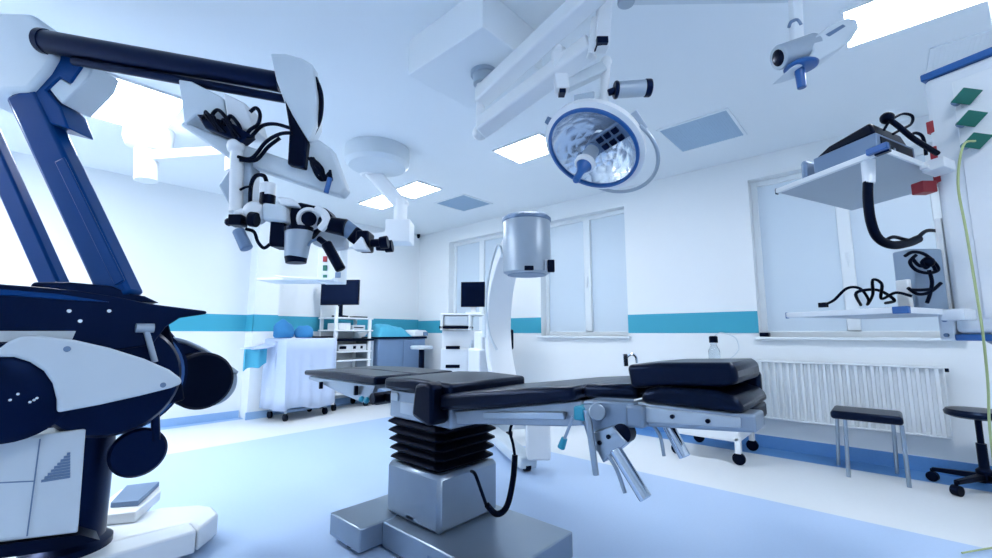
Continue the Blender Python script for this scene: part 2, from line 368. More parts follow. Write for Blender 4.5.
for sg in (((40, 439), (27, 536)), ((-30, 484), (34, 481))):
    M().beam(PY(*sg[0], YC-.004), PY(*sg[1], YC-.004), .008, .005, V((0, 1, 0))).build('door_seam', greym, cb)
m = M()
for i in range(9):
    for j in range(i+1):
        p = PY(43+i*3.2, 481-j*2.9+i*0-(.5*i), YC-.004); m.box(p.x-.0055, p.x+.0055, YC-.003, YC, p.z-.0055, p.z+.0055)
m.build('vent_perforation', greym, cb)
m = M(); m.prism([PY(x, y, YC-.012) for x, y in ((-60, 552), (80, 535), (100, 540), (60, 550), (20, 556), (-60, 566))], (0, .14, 0)); m.build('cabinet_bottom', blackp, mi)
# pivot housing
YH = 2.72
m = M(); m.prism([PY(x, y, YH) for x, y in ((-60, 284), (0, 284), (40, 287), (80, 291), (118, 297), (152, 304), (207, 311), (207, 314), (180, 318), (166, 327), (152, 345), (120, 350), (60, 352), (-60, 352))], (0, .32, 0)); m.build('pivot_housing', navyd, mi, .012)
m = M(); m.prism([PY(x, y, YH-.012) for x, y in ((-60, 288), (0, 289), (60, 294), (110, 302), (70, 300), (0, 295), (-60, 294))], (0, .02, 0)); m.build('housing_ridge', navy, mi, .003)
m = M(); m.prism([PY(x, y, YH+.05) for x, y in ((30, 286), (34, 282), (70, 282), (112, 286), (132, 294), (145, 296), (160, 303), (110, 300))], (0, .2, 0)); m.build('top_cap', navyd, mi, .008)
m = M()
for x, y in ((69, 311), (109, 311), (80, 321)):
    p = PY(x, y, YH); m.cyl(p, p-YN*.006, .008)
m.build('housing_screw', chrome, mi)
m = M(); m.prism([PY(x, y, YH-.01) for x, y in ((-60, 331), (76, 331), (72, 340), (-60, 344))], (0, .01, 0)); m.build('grey_strip', offw, mi, .002)
m = M(); p = PY(114, 379, 2.80); m.lathe(p, YN, [(.26, 0), (.275, .02), (.275, .1)], 48); dr = m.build('pivot_drum', navyd, mi)
m = M(); p = PY(118, 378, 2.905); m.lathe(p, YN, [(.28, 0), (.28, .07)], 48); m.build('drum_band', bluep, dr)
m = M(); p = PY(121, 377, 2.98); m.lathe(p, YN, [(.29, 0), (.29, .06), (.27, .08)], 48); m.build('drum_rim', navyd, dr)
m = M(); p = PY(10, 393, 2.63); m.lathe(p, YN, [(.17, 0), (.2, .02), (.2, .14)], 40); hb = m.build('counterweight_hub', navyd, mi)
m = M()
for x, y in ((18, 394), (30, 402), (34, 400), (37, 398), (10, 400)):
    p = PY(x, y, 2.63); m.cyl(p, p-YN*.004, .005)
m.build('hub_screw', chrome, hb)
fair = [(-4, 351), (8, 342), (20, 337), (40, 336), (75, 340), (110, 348), (145, 359), (170, 370), (182, 379), (182, 384), (172, 388), (140, 396), (100, 405), (57, 413), (57, 400), (53, 384), (44, 371), (30, 362), (14, 357), (-4, 357)]
m = M(); m.prism([PY(x, y, 2.6) for x, y in fair], (0, .05, 0)); fr = m.build('side_fairing', offw, mi, .014, seg=3, label='pale pointed side fairing')
m = M()
for x, y in ((67, 349), (163, 385)):
    p = PY(x, y, 2.6); m.cyl(p-YN*.003, p+YN*.01, .012)
m.build('fairing_screw', greym, fr)
YF = 3.12
m = M(); m.prism([PY(x, y, YF) for x, y in ((150, 322), (170, 330), (178, 340), (200, 348), (237, 371), (236, 376), (214, 377), (200, 400), (150, 400))], (0, .05, 0)); m.build('far_fairing', navyd, mi, .012)
m = M(); m.tube([PY(x, y, YF) for x, y in ((172, 339), (188, 343), (210, 354), (237, 373))], .013); m.build('fairing_edge', greyl, mi)
m = M(); p = PY(203, 381, 3.0); m.lathe(p, YN, [(.15, 0), (.165, .015), (.165, .12)], 40); d2 = m.build('far_pivot_disc', rubber, mi)
m = M(); p = PY(212, 383, 3.12); m.lathe(p, YN, [(.14, 0), (.14, .1)], 40); m.build('disc_band', greyl, d2)
m = M(); m.prism([PY(x, y, 2.9) for x, y in ((120, 318), (168, 318), (172, 336), (178, 355), (185, 400), (150, 410), (110, 360))], (0, .2, 0)); m.build('pivot_yoke', rubber, mi, .01)
m = M(); m.cyl(PY(146, 330, 2.7), PY(155, 362, 2.7), .013); p = PY(145, 328, 2.7); m.cyl(p-V((.035, 0, 0)), p+V((.035, 0, 0)), .022); m.build('gas_strut', greyl, mi)
m = M(); p = PY(139, 453, 2.9); m.lathe(p, YN, [(.11, 0), (.122, .012), (.122, .03), (.11, .04)], 40); m.cyl(PY(155, 412, 2.91), PY(156, 440, 2.91), .02); m.build('balance_disc', navyd, mi)
# parallelogram arms
fa = 2.15
m = M(); m.beam(P(124, 300, fa), P(28, 96, fa), .15, .10, RT); ma = m.build('lower_arm', navy, mi, .018)
m = M(); m.beam(P(120, 283, fa-.054), P(60, 160, fa-.054), .05, .012, RT); m.build('arm_ridge', navy, ma, .004)
m = M(); m.beam(P(62, 300, fa+.12), P(-30, 95, fa+.12), .10, .07, RT); m.build('parallel_arm', navy, mi, .012)
def plate(pts, f, d): return M().prism([P(x, y, f) for x, y in pts], FW*d)
plate([(-40, 18), (0, 11), (30, 12), (41, 22), (50, 42), (56, 54), (46, 71), (28, 91), (0, 92), (-40, 92)], 2.08, .26).build('elbow_cover', offw, mi, .03, seg=4)
plate([(10, 93), (28, 92), (46, 72), (58, 50), (80, 52), (82, 66), (70, 83), (60, 77), (46, 90), (60, 106), (68, 128), (44, 122), (20, 120)], 2.11, .15).build('elbow_joint', navy, mi, .008)
plate([(49, 89), (60, 78), (70, 84), (79, 64), (94, 63), (88, 78), (62, 104), (56, 98)], 2.12, .16).build('elbow_plate', offw, mi, .008)
m = M(); m.lathe(P(42, 41, 2.06), P(300, 86, 2.06)-P(42, 41, 2.06), [(.062, 0), (.062, .03), (.057, .031), (.05, 1.28)]); ha = m.build('upper_arm_tube', navyd, mi)
m = M(); m.cyl(P(74, 61, 2.07), P(296, 101, 2.07), .022); m.build('upper_arm_rod', navyd, mi)
plate([(270, 53), (285, 53), (302, 58), (312, 64), (315, 82), (317, 100), (316, 125), (308, 141), (298, 126), (285, 104), (276, 80)], 1.99, .08).build('end_bracket', offw, mi, .008)
p = P(294, 84, 2.0); m = M(); m.cyl(p-FW*.004, p+FW*.01, .011); m.build('bracket_screw', greym, mi)
plate([(284, 98), (292, 114), (306, 138), (307, 142), (304, 168), (287, 164), (289, 130)], 1.985, .1).build('suspension_post', blackp, mi, .008)
m = M(); m.tube([P(x, y, 2.02) for x, y in ((315, 78), (321, 95), (320, 118), (311, 137), (304, 143))], .012); m.build('cable_loop', rubber, mi)
# optics carrier
plate([(180, 125), (183, 121), (228, 139), (290, 160), (306, 142), (318, 139), (331, 148), (340, 172), (346, 188), (340, 195), (322, 190), (270, 173), (228, 158)], 2.02, .08).build('optics_carrier', offw, mi, .01)
plate([(178, 79), (191, 81), (222, 97), (226, 122), (196, 114), (184, 124)], 2.0, .18).build('electronics_box', offw, mi, .008)
plate([(223, 92), (245, 103), (254, 129), (238, 130), (227, 120)], 2.0, .15).build('electronics_box', white, mi, .008)
plate([(196, 114), (205, 114), (234, 124), (250, 134), (240, 142), (205, 128)], 1.97, .06).build('connector_block', navyd, mi, .006)
m = M()
for pts in ([(215, 125), (212, 116), (218, 110), (226, 118), (233, 132)], [(226, 128), (230, 116), (238, 124), (244, 136), (254, 136)], [(250, 112), (256, 108), (260, 114), (258, 124), (250, 130), (246, 136)], [(252, 136), (262, 126), (275, 124), (290, 128)], [(238, 157), (252, 158), (266, 142), (280, 134), (292, 133)], [(240, 160), (256, 160), (268, 147), (280, 138)]):
    m.tube([P(x, y, 1.98) for x, y in pts], .009)
m.build('head_cable', rubber, mi)
for k in range(7):
    m = M(); a0 = random.uniform(200, 228)
    m.tube([P(a0, 118+(a0-200)*.3, 1.965), P(a0+random.uniform(0, 8), 112+(a0-200)*.35+random.uniform(-4, 3), 1.95), P(a0+8, 120+(a0-200)*.35, 1.95), P(a0+random.uniform(10, 18), 130+(a0-200)*.3, 1.965)], .006)
    m.build('thin_lead', rubber, mi)
m = M(); p = P(330, 170, 1.99)
for k in range(8):
    m.tube([P(311+random.uniform(-3, 3), 158, 1.99), P(316+random.uniform(-4, 6), 170+random.uniform(-4, 4), 1.97), P(324+random.uniform(-4, 8), 180, 1.98), P(330, 174+random.uniform(-4, 4), 1.99)], .007)
m.build('connector_cable', rubber, mi)
m = M(); m.cyl(P(330, 178, 1.97), P(326, 193, 1.97), .012); m.build('blue_tag', bluep, mi)
m = M(); m.cyl(P(237, 146, 2.0), P(236, 212, 2.0), .03); m.sph(P(236, 147, 2.0), .042, 12); m.build('carrier_post', white, mi)
plate([(218, 185), (236, 160), (252, 160), (250, 210), (233, 213)], 2.01, .08).build('carrier_plate', greyl, mi, .008)
m = M(); m.tube([P(x, y, 1.99) for x, y in ((250, 210), (251, 186), (256, 176), (264, 176), (267, 184))], .01); m.tube([P(x, y, 1.98) for x, y in ((240, 190), (246, 187), (252, 187))], .006); m.build('head_cable', rubber, mi)
m = M(); m.cyl(P(268, 184, 2.0), P(268, 196, 2.0), .035); m.build('connector', white, mi)
m = M(); m.cyl(P(268, 194, 2.0), P(267, 205, 2.0), .035); m.build('connector_collar', blackp, mi)
m = M(); m.sph(P(256, 213, 2.0), .058, 16); m.cyl(P(247, 214, 1.98), P(238, 216, 1.98), .03); m.build('swivel_joint', white, mi)
plate([(262, 202), (284, 205), (286, 222), (262, 220)], 1.95, .12).build('optics_housing', offw, mi, .012)
plate([(276, 196), (292, 198), (298, 206), (280, 205)], 1.96, .1).build('optics_housing', white, mi, .01)
plate([(270, 220), (284, 222), (286, 247), (268, 246)], 1.97, .1).build('focus_block', blackp, mi, .008)
m = M(); m.cyl(P(299, 230, 1.97), P(296, 258, 1.97), .062, .05); bl = m.build('lens_barrel', greyl, mi, .005)
for r_ in ((296, 257, 296, 263, .05, .045), (299, 228, 299, 232, .064, .064)): M().cyl(P(r_[0], r_[1], 1.97), P(r_[2], r_[3], 1.97), r_[4], r_[5]).build('lens_ring', blackp, bl)
plate([(291, 203), (300, 202), (326, 208), (332, 216), (322, 224), (310, 238), (294, 232), (288, 222)], 2.0, .1).build('beam_splitter', blackp, mi, .01)
vd = -CAMF
p = P(309, 219, 1.98); m = M(); m.lathe(p, vd+RT*.3, [(.05, -.04), (.056, 0), (.04, .012), (.034, .0)], 28, cap=False); m.build('ring_lens', white, mi)
m = M(); m.lathe(p, vd+RT*.3, [(.03, -.02), (.034, .005)], 24); m.build('front_lens', screen, mi)
m = M(); m.tube([P(x, y, 1.95) for x, y in ((316, 209), (324, 214), (326, 222), (320, 230))], .02); m.build('splitter_arc', white, mi)
m = M(); m.cyl(P(320, 223, 1.98), P(346, 228, 1.98), .036, .042); m.build('binocular_tube', blackp, mi, .006)
m = M(); m.cyl(P(342, 226, 2.0), P(357, 236, 2.0), .042, .036); m.build('binocular_neck', greym, mi, .004)
plate([(310, 232), (330, 230), (346, 238), (345, 248), (330, 250), (312, 244)], 2.04, .06).build('white_bridge', white, mi, .01)
m = M(); m.cyl(P(352, 243, 1.98), P(362, 230, 1.98), .03); m.obox(P(365, 242, 1.98), RT, FW, UP, .03, .05, .045); m.build('eyepiece_body', blackp, mi, .008)
plate([(352, 246), (361, 236), (368, 250), (354, 250)], 1.9, .05).build('eyepiece_bracket', white, mi, .004)
for k in range(2):
    q = FW*(.09*k); m = M(); m.cyl(P(371, 243, 1.96)+q, P(380, 243, 1.96)+q, .018, .02); m.cyl(P(380, 243, 1.96)+q, P(388, 242, 1.96)+q, .028, .03); m.build('eyepiece', blackp, mi, .003)
m = M(); m.cyl(P(318, 238, 1.95), P(326, 244, 1.95), .014); m.cyl(P(326, 243, 1.95), P(341, 270, 1.95), .024); m.build('handle_grip', blackp, mi, .006)
m = M(); m.tube([P(x, y, 1.96) for x, y in ((308, 246), (312, 241), (320, 240), (328, 247))], .006); m.build('grip_cable', greym, mi)
m = M(); m.sph(P(229, 222, 1.95), .02, 10); m.cyl(P(229, 222, 1.95), P(246, 219, 1.95), .012); m.obox(P(238, 221, 1.95), RT, FW, UP, .03, .03, .025); m.cyl(P(250, 219, 1.95), P(257, 220, 1.95), .035); m.build('side_clamp', blackp, mi, .004)
m = M(); m.cyl(P(238, 230, 1.95), P(247, 249, 1.95), .026, .028); m.build('side_handle', greym, mi, .006)
m = M(); m.tube([P(x, y, 1.97) for x, y in ((246, 229), (254, 232), (258, 242), (264, 248), (270, 244))], .008); m.build('head_cable', rubber, mi)
# foot switch on the base
fs = thing('foot_switch', 'grey and white foot pedal unit lying on the white microscope base', 'foot pedal', (.55, 3.2, .15))
m = M(); m.prism([PZ(x, y, .152) for x, y in ((102, 526), (135, 522), (160, 500), (159, 494), (120, 498), (102, 512))], (0, 0, .055)); m.build('pedal_base', white, fs, .006)
m = M(); m.prism([PZ(x, y, .207) for x, y in ((110, 508), (138, 506), (159, 486), (126, 490))], (0, 0, .03)); m.build('pedal_plate', greym, fs, .004)

# ================================================================== MAIN OPERATING LAMP
sl = thing('surgical_light', 'round operating lamp head with a blue rim on white ceiling arms', 'surgical light', (1.93, 1.9, 2.93))
jf = 2.68
J0 = P(484, 78, jf)
m = M(); m.cyl((J0.x, J0.y, 2.93), (J0.x, J0.y, 2.84), .075, .07); m.lathe((J0.x, J0.y, 2.86), (0, 0, 1), [(.09, .045), (.09, .068)]); m.build('ceiling_flange', greyl, sl)
m = M(); m.cyl(P(481, 75, jf), P(480, 138, jf), .028); m.sph(P(480, 133, jf), .05, 14); sp = m.build('spindle', white, sl)
A1 = P(598, -14, 1.98)
m = M(); m.beam(P(480, 98, jf), P(600, -12, 2.02), .10, .13, RT); m.build('upper_arm', white, sl, .012)
m = M(); m.beam(P(481, 128, jf-.03), P(592, 46, 2.2), .10, .14, RT); m.build('spring_arm', white, sl, .012)
m = M(); m.beam(P(606, -20, 2.14), P(601, 50, 2.14), .075, .075, RT); m.build('link_post', white, sl, .008)
m = M(); m.obox(P(601, 44, 2.12), RT, FW, UP, .03, .04, .018); m.build('link_slot', navyd, sl, .003)
m = M(); m.beam(P(594, 20, 2.16), P(590, 56, 2.16), .03, .06, RT); m.build('arm_cheek', white, sl, .006)
m = M(); m.beam(P(558, 50, 2.3), P(562, 92, 2.3), .08, .07, RT); m.cyl(P(558, 50, 2.32), P(558, 50, 2.26), .03); m.build('yoke_link', white, sl, .012)
p = P(562, 93, 2.28); m = M(); m.obox(p, RT, FW, UP, .018, .03, .012); m.build('link_end', navyd, sl, .003)
m = M(); m.beam(P(566, 86, 2.32), P(604, 68, 2.32), .065, .065, RT); m.build('yoke_arm', offw, sl, .008)
m = M(); m.cyl(P(606, 60, 2.32), P(604, 108, 2.32), .026, .024); m.sph(P(606, 62, 2.32), .034, 12); m.build('yoke_post', white, sl)
m = M(); m.cyl(P(608, 93, 2.3), P(616, 90, 2.3), .02); m.cyl(P(614, 90, 2.3), P(618, 90, 2.3), .05); m.cyl(P(644, 88, 2.3), P(651, 88, 2.3), .05); mo = m.build('motor_cap', navyd, sl, .008)
m = M(); m.cyl(P(617, 90, 2.3), P(645, 88, 2.3), .046); m.build('motor_body', greyl, mo)
# head
hc = P(593, 149, 2.4)
vw = (V((0, 0, EYE))-hc).normalized()
a_ = R(28.5); maj = (RT*math.cos(a_)-CAMU*math.sin(a_)); mn = (-RT*math.sin(a_)-CAMU*math.cos(a_))
maj = (maj-vw*maj.dot(vw)).normalized(); mn = (mn-vw*mn.dot(vw)).normalized()
th = R(41); nrm = (vw*math.cos(th)+mn*math.sin(th)).normalized()
RL = .268
m = M(); m.lathe(hc, nrm, [(.05, -.17), (.16, -.15), (.25, -.1), (.295, -.04), (.30, 0), (RL+.005, .012), (RL, 0), (.26, -.02)], 56, cap=False); m.build('lamp_housing', white, sl)
m = M(); m.lathe(hc, nrm, [(RL+.006, .006), (RL+.004, .022), (RL-.012, .026), (RL-.016, .012), (RL-.012, 0)], 56, cap=False); m.build('lamp_rim', bluep, sl, label='blue lamp rim')
m = M(); m.lathe(hc, nrm, [(.04, -.13), (.12, -.115), (.2, -.075), (.258, -.006)], 40, cap=False); m.build('reflector', ovm, sl)
s1, s2 = perp(nrm)
pl_ = (-mn+maj*.35); pl_ = (pl_-nrm*pl_.dot(nrm)).normalized()
m = M(); m.cyl(hc+nrm*-.1, hc+nrm*.012, .045, .05, 20); m.beam(hc+nrm*-.02, hc+pl_*.25+nrm*-.02, .10, .04, nrm.cross(pl_)); cs = m.build('bulb_carrier', greym, sl, .004)
m = M()
for k in range(3):
    for q in (-1, 1): m.obox(hc+pl_*(.08+.055*k)+nrm.cross(pl_)*(.026*q)+nrm*.002, pl_, nrm.cross(pl_), nrm, .018, .017, .012)
m.build('bulb_socket', navyd, cs, .003)
M().cyl(hc+nrm*.01, hc+nrm*.125, .04, .045, 24).build('centre_post', greyl, sl)
hp = hc+nrm*.125
m = M(); m.lathe(hp, nrm, [(.06, 0), (.06, .02), (.05, .03)], 28); m.build('handle_collar', white, sl)
m = M(); m.lathe(hp+nrm*.028, nrm, [(.046, 0), (.03, .03), (.02, .06), (.02, .13), (.012, .14)], 24); m.build('sterile_handle', bluep, sl)
m = M()
hr = []
for k in range(15):
    t = R(-75+k*9.5); rr = .295+.09*math.sin(math.pi*k/14)
    hr.append(hc+(maj*math.cos(t)-(nrm.cross(maj)*-1 if nrm.cross(maj).dot(mn) < 0 else nrm.cross(maj))*math.sin(t))*rr+nrm*-.04)
m.tube(hr, .011, k=3); m.build('grip_rail', greyl, sl)
for ang in (60, 130):
    t = R(ang); 
    u_ = (maj*math.cos(t)+nrm.cross(maj)*math.sin(t)*(1 if nrm.cross(maj).dot(mn) < 0 else -1))
    M().obox(hc+u_*.272+nrm*-.066, u_.cross(nrm), (u_-nrm*.9), nrm+u_, .06, .035, .006).build('housing_window', greyl, sl, .004)
p = hc-maj*.295-nrm*.03; m = M(); m.cyl(p+maj*.01, p-maj*.03, .025, .02); m.build('pivot_knob', greym, sl)

# small second lamp
s2l = thing('camera_light', 'small grey lamp head with a blue handle hanging near the long ceiling strip light', 'surgical light', PX(800, 45, 2.4))
f2 = 2.0
m = M(); m.cyl(P(778, 58, f2), P(814, 46, f2), .06, .062); bd = m.build('lamp_body', greyl, s2l, .008)
p = P(778, 58, f2); d = (P(778, 58, f2)-P(814, 46, f2)).normalized(); m = M(); m.lathe(p, d, [(.045, -.002), (.03, .004)], 20); m.build('lens_opening', screen, bd)
plate([(812, 38), (832, 24), (848, 17), (857, 19), (860, 27), (852, 40), (838, 50), (818, 60), (800, 66), (790, 68), (806, 58), (814, 52)], f2-.06, .15).build('wing_shell', offw, s2l, .02, seg=3)
plate([(826, 34), (843, 24), (846, 26), (830, 36)], f2-.064, .01).build('shell_slot', greym, s2l, .002)
m = M(); q = P(801, 66, f2-.02); m.lathe(q, (.05, 0, -1), [(.05, -.02), (.075, 0), (.07, .012), (.03, .02)], 24); m.cyl(P(799, 66, f2-.02), P(802, 88, f2-.02), .022, .02); m.build('sterile_handle', bluep, s2l, .004)
m = M(); m.beam(P(797, 42, f2+.02), P(795, -4, f2+.02), .05, .04, RT); m.build('drop_post', ceilm, s2l, .006)
m = M(); m.tube([P(x, y, f2) for x, y in ((789, 27), (791, 22), (797, 20), (801, 25))], .008); m.build('hook', greym, s2l)
m = M(); m.beam(P(622, -3, 2.1), P(800, -6, f2+.02), .07, .05, FW); m.build('carrier_arm', offw, s2l, .008)
m = M(); m.cyl(P(626, -8, 2.1), P(626, 4, 2.1), .045); m.build('arm_joint', greyl, s2l, .006)
m = M(); m.cyl(P(626, -8, 2.1), (P(626, -8, 2.1).x, P(626, -8, 2.1).y, HC), .035); m.build('ceiling_stem', offw, s2l)

# ================================================================== FAR CEILING PENDANT
fp = 4.72
c0 = PZ(378, 150, HC)
pd = thing('ceiling_pendant', 'white ceiling pendant with a slanted arm and a small shelf in the far corner', 'ceiling pendant', c0)
m = M(); m.lathe(c0, (0, 0, -1), [(.34, 0), (.34, .16), (.30, .2), (.1, .21)], 40); m.build('ceiling_mount', offw, pd)
m = M(); m.beam(P(370, 170, fp), P(404, 208, fp), .16, .12, RT); m.cyl(P(370, 163, fp), P(370, 176, fp), .11); m.build('pendant_arm', white, pd, .02)
m = M(); m.cyl(P(401, 200, fp), P(400, 226, fp), .075); m.build('drop_post', white, pd)
bxp = P(400, 233, fp)
m = M(); m.obox(bxp, RT, FW, UP, .135, .135, .125); m.build('swivel_box', white, pd, .012)
m = M(); m.beam(P(390, 237, fp), P(332, 246, fp), .12, .12, FW); m.build('swing_arm', white, pd, .012)
m = M(); m.obox((P(333, 243, fp)+P(333, 283, fp))/2, RT, FW, UP, .12, .12, .23); sb = m.build('service_head', whitem, pd, .01)
m = M()
m.obox(P(325, 259, fp-.125), RT, FW, UP, .022, .006, .03); m.build('red_socket', red, sb, .003)
m = M(); m.obox(P(325, 268, fp-.125), RT, FW, UP, .022, .006, .03); m.obox(P(325, 277, fp-.125), RT, FW, UP, .022, .006, .025); m.build('green_socket', green, sb, .003)
m = M(); m.obox(P(338, 275, fp-.125), RT, FW, UP, .03, .005, .03); m.build('port_panel', greym, sb, .003)
m = M(); m.obox(P(303, 281, fp), RT, FW, UP, .40, .2, .012); m.build('shelf', white, pd, .004)
m = M(); m.tube([P(275, 276, fp-.2), P(300, 278, fp-.22), P(318, 279, fp-.2)], .008); m.build('shelf_rail', white, pd)
# left pendant
c1 = PZ(150, 129, HC)
pl = thing('ceiling_pendant', 'white ceiling arm with a round mount at upper left, behind the microscope', 'ceiling pendant', c1)
fl = (c1.x*FW.x+c1.y*FW.y)
m = M(); m.lathe(c1, (0, 0, -1), [(.2, 0), (.2, .12), (.17, .2), (.1, .22)], 36); m.build('ceiling_mount', white, pl)
m = M(); m.cyl(P(147, 140, fl), P(146, 181, fl), .10, .095); m.build('pivot_post', white, pl, .01)
m = M(); m.beam(P(150, 157, fl), P(236, 151, fl), .1, .09, FW); m.build('swing_arm', white, pl, .01)
m = M(); m.cyl(P(234, 143, fl), P(233, 172, fl), .07); m.build('end_post', white, pl, .01)

# ================================================================== C-ARM X-RAY
ca = thing('imaging_arm', 'white x-ray arm with a big grey drum head behind the operating table', 'imaging machine', PZ(505, 450, 0))
fi = 3.9
t0 = P(527, 218, fi); b0 = P(527, 275, fi); dz = t0.z-b0.z
m = M(); m.lathe((b0.x, b0.y, b0.z), (0, 0, 1), [(.18, 0), (.215, .02), (.218, .1), (.218, dz-.03), (.205, dz)], 44); dm = m.build('image_drum', greyl, ca)
m = M(); m.lathe((b0.x, b0.y, t0.z-.045), (0, 0, 1), [(.218, 0), (.226, .008), (.226, .03), (.2, .055), (.01, .06)], 44); m.build('drum_cap', greym, dm)
m = M(); m.lathe((b0.x, b0.y, b0.z-.004), (0, 0, 1), [(.01, 0), (.178, 0), (.178, .01)], 44); m.build('drum_window', greym, dm)
m = M(); m.obox(P(546, 266, fi-.1), RT, FW, UP, .07, .06, .05); m.build('drum_control', white, dm, .01)
for q_ in ((551, 266, .17, .03, .02, .055), (529, 268, .215, .04, .015, .02)): M().obox(P(q_[0], q_[1], fi-q_[2]), RT, FW, UP, *q_[3:]).build('control_button', blackp, dm, .006)
Cc = V((b0.x, b0.y, 1.27)); bul = (RT*-.31+FW*.95).normalized(); sd = bul.cross(UP)
rings = []
for k in range(33):
    t = R(78-k*164/32)
    wd = .11+.025*math.cos(t); rr0, rr1 = .80, .92
    e = bul*math.cos(t)+UP*math.sin(t)
    rings.append([Cc+e*rr0-sd*wd, Cc+e*rr1-sd*wd, Cc+e*rr1+sd*wd, Cc+e*rr0+sd*wd])
M().loft(rings).build('c_arc', white, ca, .01)
m = M(); q = Cc+UP*.78; m.obox(V((b0.x, b0.y, t0.z))+bul*.10+UP*-.06, bul, sd, UP, .2, .09, .05); m.build('drum_carrier', white, ca, .015)
m = M(); m.obox(Cc-UP*.92+RT*.08, RT, FW, UP, .10, .12, .22); m.lathe(Cc-UP*.70+RT*.08, UP, [(.11, 0), (.09, .08)], 28); m.build('xray_tube', white, ca, .02)
cart = Cc+bul*1.25
m = M(); m.obox((cart.x, cart.y, .62), bul, sd, UP, .24, .17, .40); m.obox((cart.x, cart.y, 1.1), bul, sd, UP, .16, .12, .12); m.build('arm_cart', white, ca, .02)
m = M(); m.beam(Cc+bul*.86+UP*-.05, Cc+bul*1.2+UP*-.05, .16, .16, sd); m.obox(Cc+bul*.90, bul, sd, UP, .06, .15, .12); m.build('arc_holder', offw, ca, .015)
m = M(); m.obox(Cc+bul*.86+sd*.14+UP*-.14, bul, sd, UP, .06, .03, .11); m.build('arc_brake', blackp, ca, .02)
m = M(); m.beam(V((cart.x, cart.y, .13)), V((Cc.x, Cc.y, .08))-bul*.0, .16, .1, sd); m.beam(V((cart.x, cart.y, .13))-sd*.3, V((cart.x, cart.y, .13))+sd*.3, .14, .1, bul); m.build('cart_leg', offw, ca, .015)
for q in (V((cart.x, cart.y, .05))-sd*.27, V((cart.x, cart.y, .05))+sd*.27, V((Cc.x, Cc.y, .05))+bul*.05):
    M().cyl(q-sd*.025, q+sd*.025, .05).build('caster', blackp, ca)
m = M(); m.tube([P(x, y, 4.2) for x, y in ((503, 258), (500, 246), (496, 248), (489, 275), (486, 306), (490, 335), (497, 350))], .012); m.build('arm_cable', offw, ca)

# monitor cart
mc = thing('monitor_cart', 'white imaging cart with drawer slots under two dark screens by the far window', 'cart', P(463, 395, 6.3)*V((1, 1, 0)) if False else V((P(463, 350, 6.3).x, P(463, 350, 6.3).y, 0)))
def lbox(x0, x1, f0, f1, z0, z1, m=None):                            # px columns read at depth f0, heights in metres
    m = m or M(); a = P(x0, 333, f0); b_ = P(x1, 333, f0); mid = (a+b_)/2
    m.obox((mid+FW*(f1-f0)/2)*V((1, 1, 0))+UP*((z0+z1)/2), RT, FW, UP, (b_-a).length/2, (f1-f0)/2, (z1-z0)/2); return m
lbox(442, 484, 6.2, 6.7, .12, 1.24).build('cart_body', white, mc, .015)
lbox(441, 469, 6.13, 6.2, .14, .98).build('drawer_front', whitem, mc, .008)
for z in (1.0, .74): lbox(446, 460, 6.115, 6.13, z-.025, z+.02).build('drawer_slot', blackp, mc, .004)
lbox(439, 471, 6.1, 6.72, 1.26, 1.30).build('cart_shelf', blackp, mc, .006)
lbox(444, 468, 6.12, 6.6, 1.30, 1.44).build('printer', offw, mc, .01)
m = M(); lbox(440, 504, 6.1, 6.7, 1.45, 1.475, m); lbox(440, 443, 6.1, 6.7, 1.24, 1.46, m); lbox(468, 471, 6.1, 6.7, 1.24, 1.46, m); m.build('top_shelf', white, mc, .005)
lbox(474, 490, 6.1, 6.5, .85, 1.2).build('side_module', greyl, mc, .01)
m = M(); m.tube([P(x, y, 6.05) for x, y in ((472, 340), (469, 355), (474, 372))], .012); m.tube([P(x, y, 6.05) for x, y in ((480, 345), (485, 360), (478, 374))], .012); m.build('cart_cable', offw, mc)
m = M()
for dx in (444, 482):
    for df in (6.25, 6.6):
        q = P(dx, 333, df); m.cyl(V((q.x, q.y, .05))-RT*.02, V((q.x, q.y, .05))+RT*.02, .05); m.cyl(V((q.x, q.y, .05)), V((q.x, q.y, .13)), .015)
m.build('caster', blackp, mc)
def monitor(name, label, x0, x1, y0, y1, f, tilt, base_z, stand=True, group=None):
    a = P(x0, (y0+y1)/2, f); b_ = P(x1, (y0+y1)/2, f); mid = (a+b_)/2; zt = P((x0+x1)/2, y0, f).z; zbt = P((x0+x1)/2, y1, f).z
    t = thing(name, label, 'monitor', (mid.x, mid.y, base_z), group)
    dr = (RT+FW*tilt).normalized(); nn = V((-dr.y, dr.x, 0)); hw = (b_-a).length/2
    c = V((mid.x, mid.y, (zt+zbt)/2))
    M().obox(c, dr, nn, UP, hw, .025, (zt-zbt)/2).build('monitor_case', blackp, t, .008)
    M().obox(c-nn*.0255+nn*0, dr, nn, UP, hw-.02, .003, (zt-zbt)/2-.02).build('screen', screen, t)
    if stand:
        m = M(); m.beam(c+nn*.03, V((c.x, c.y, base_z+.02))+nn*.03, .07, .04, dr); m.obox(V((c.x, c.y, base_z+.014))+nn*.03, dr, nn, UP, .1, .09, .012); m.build('monitor_stand', blackp if stand == 1 else white, t, .004)
    return t
monitor('monitor', 'dark flat screen above the white imaging cart, left of the white x-ray arm', 461, 485, 282, 307, 6.25, -.1, 1.475, 2)
monitor('monitor', 'dark screen half hidden behind the white x-ray arm', 487.5, 507, 280, 306, 6.35, -.1, 1.475, 2) if False else None
m2 = thing('monitor', 'dark screen mostly hidden behind the curved white x-ray arm', 'monitor', (P(492, 333, 6.35).x, P(492, 333, 6.35).y, 1.475))
q = P(496, 293, 6.35); M().obox(q, RT, FW, UP, .13, .025, .185).build('monitor_case', blackp, m2, .008); M().obox(q-FW*.026, RT, FW, UP, .115, .003, .165).build('screen', screen, m2)
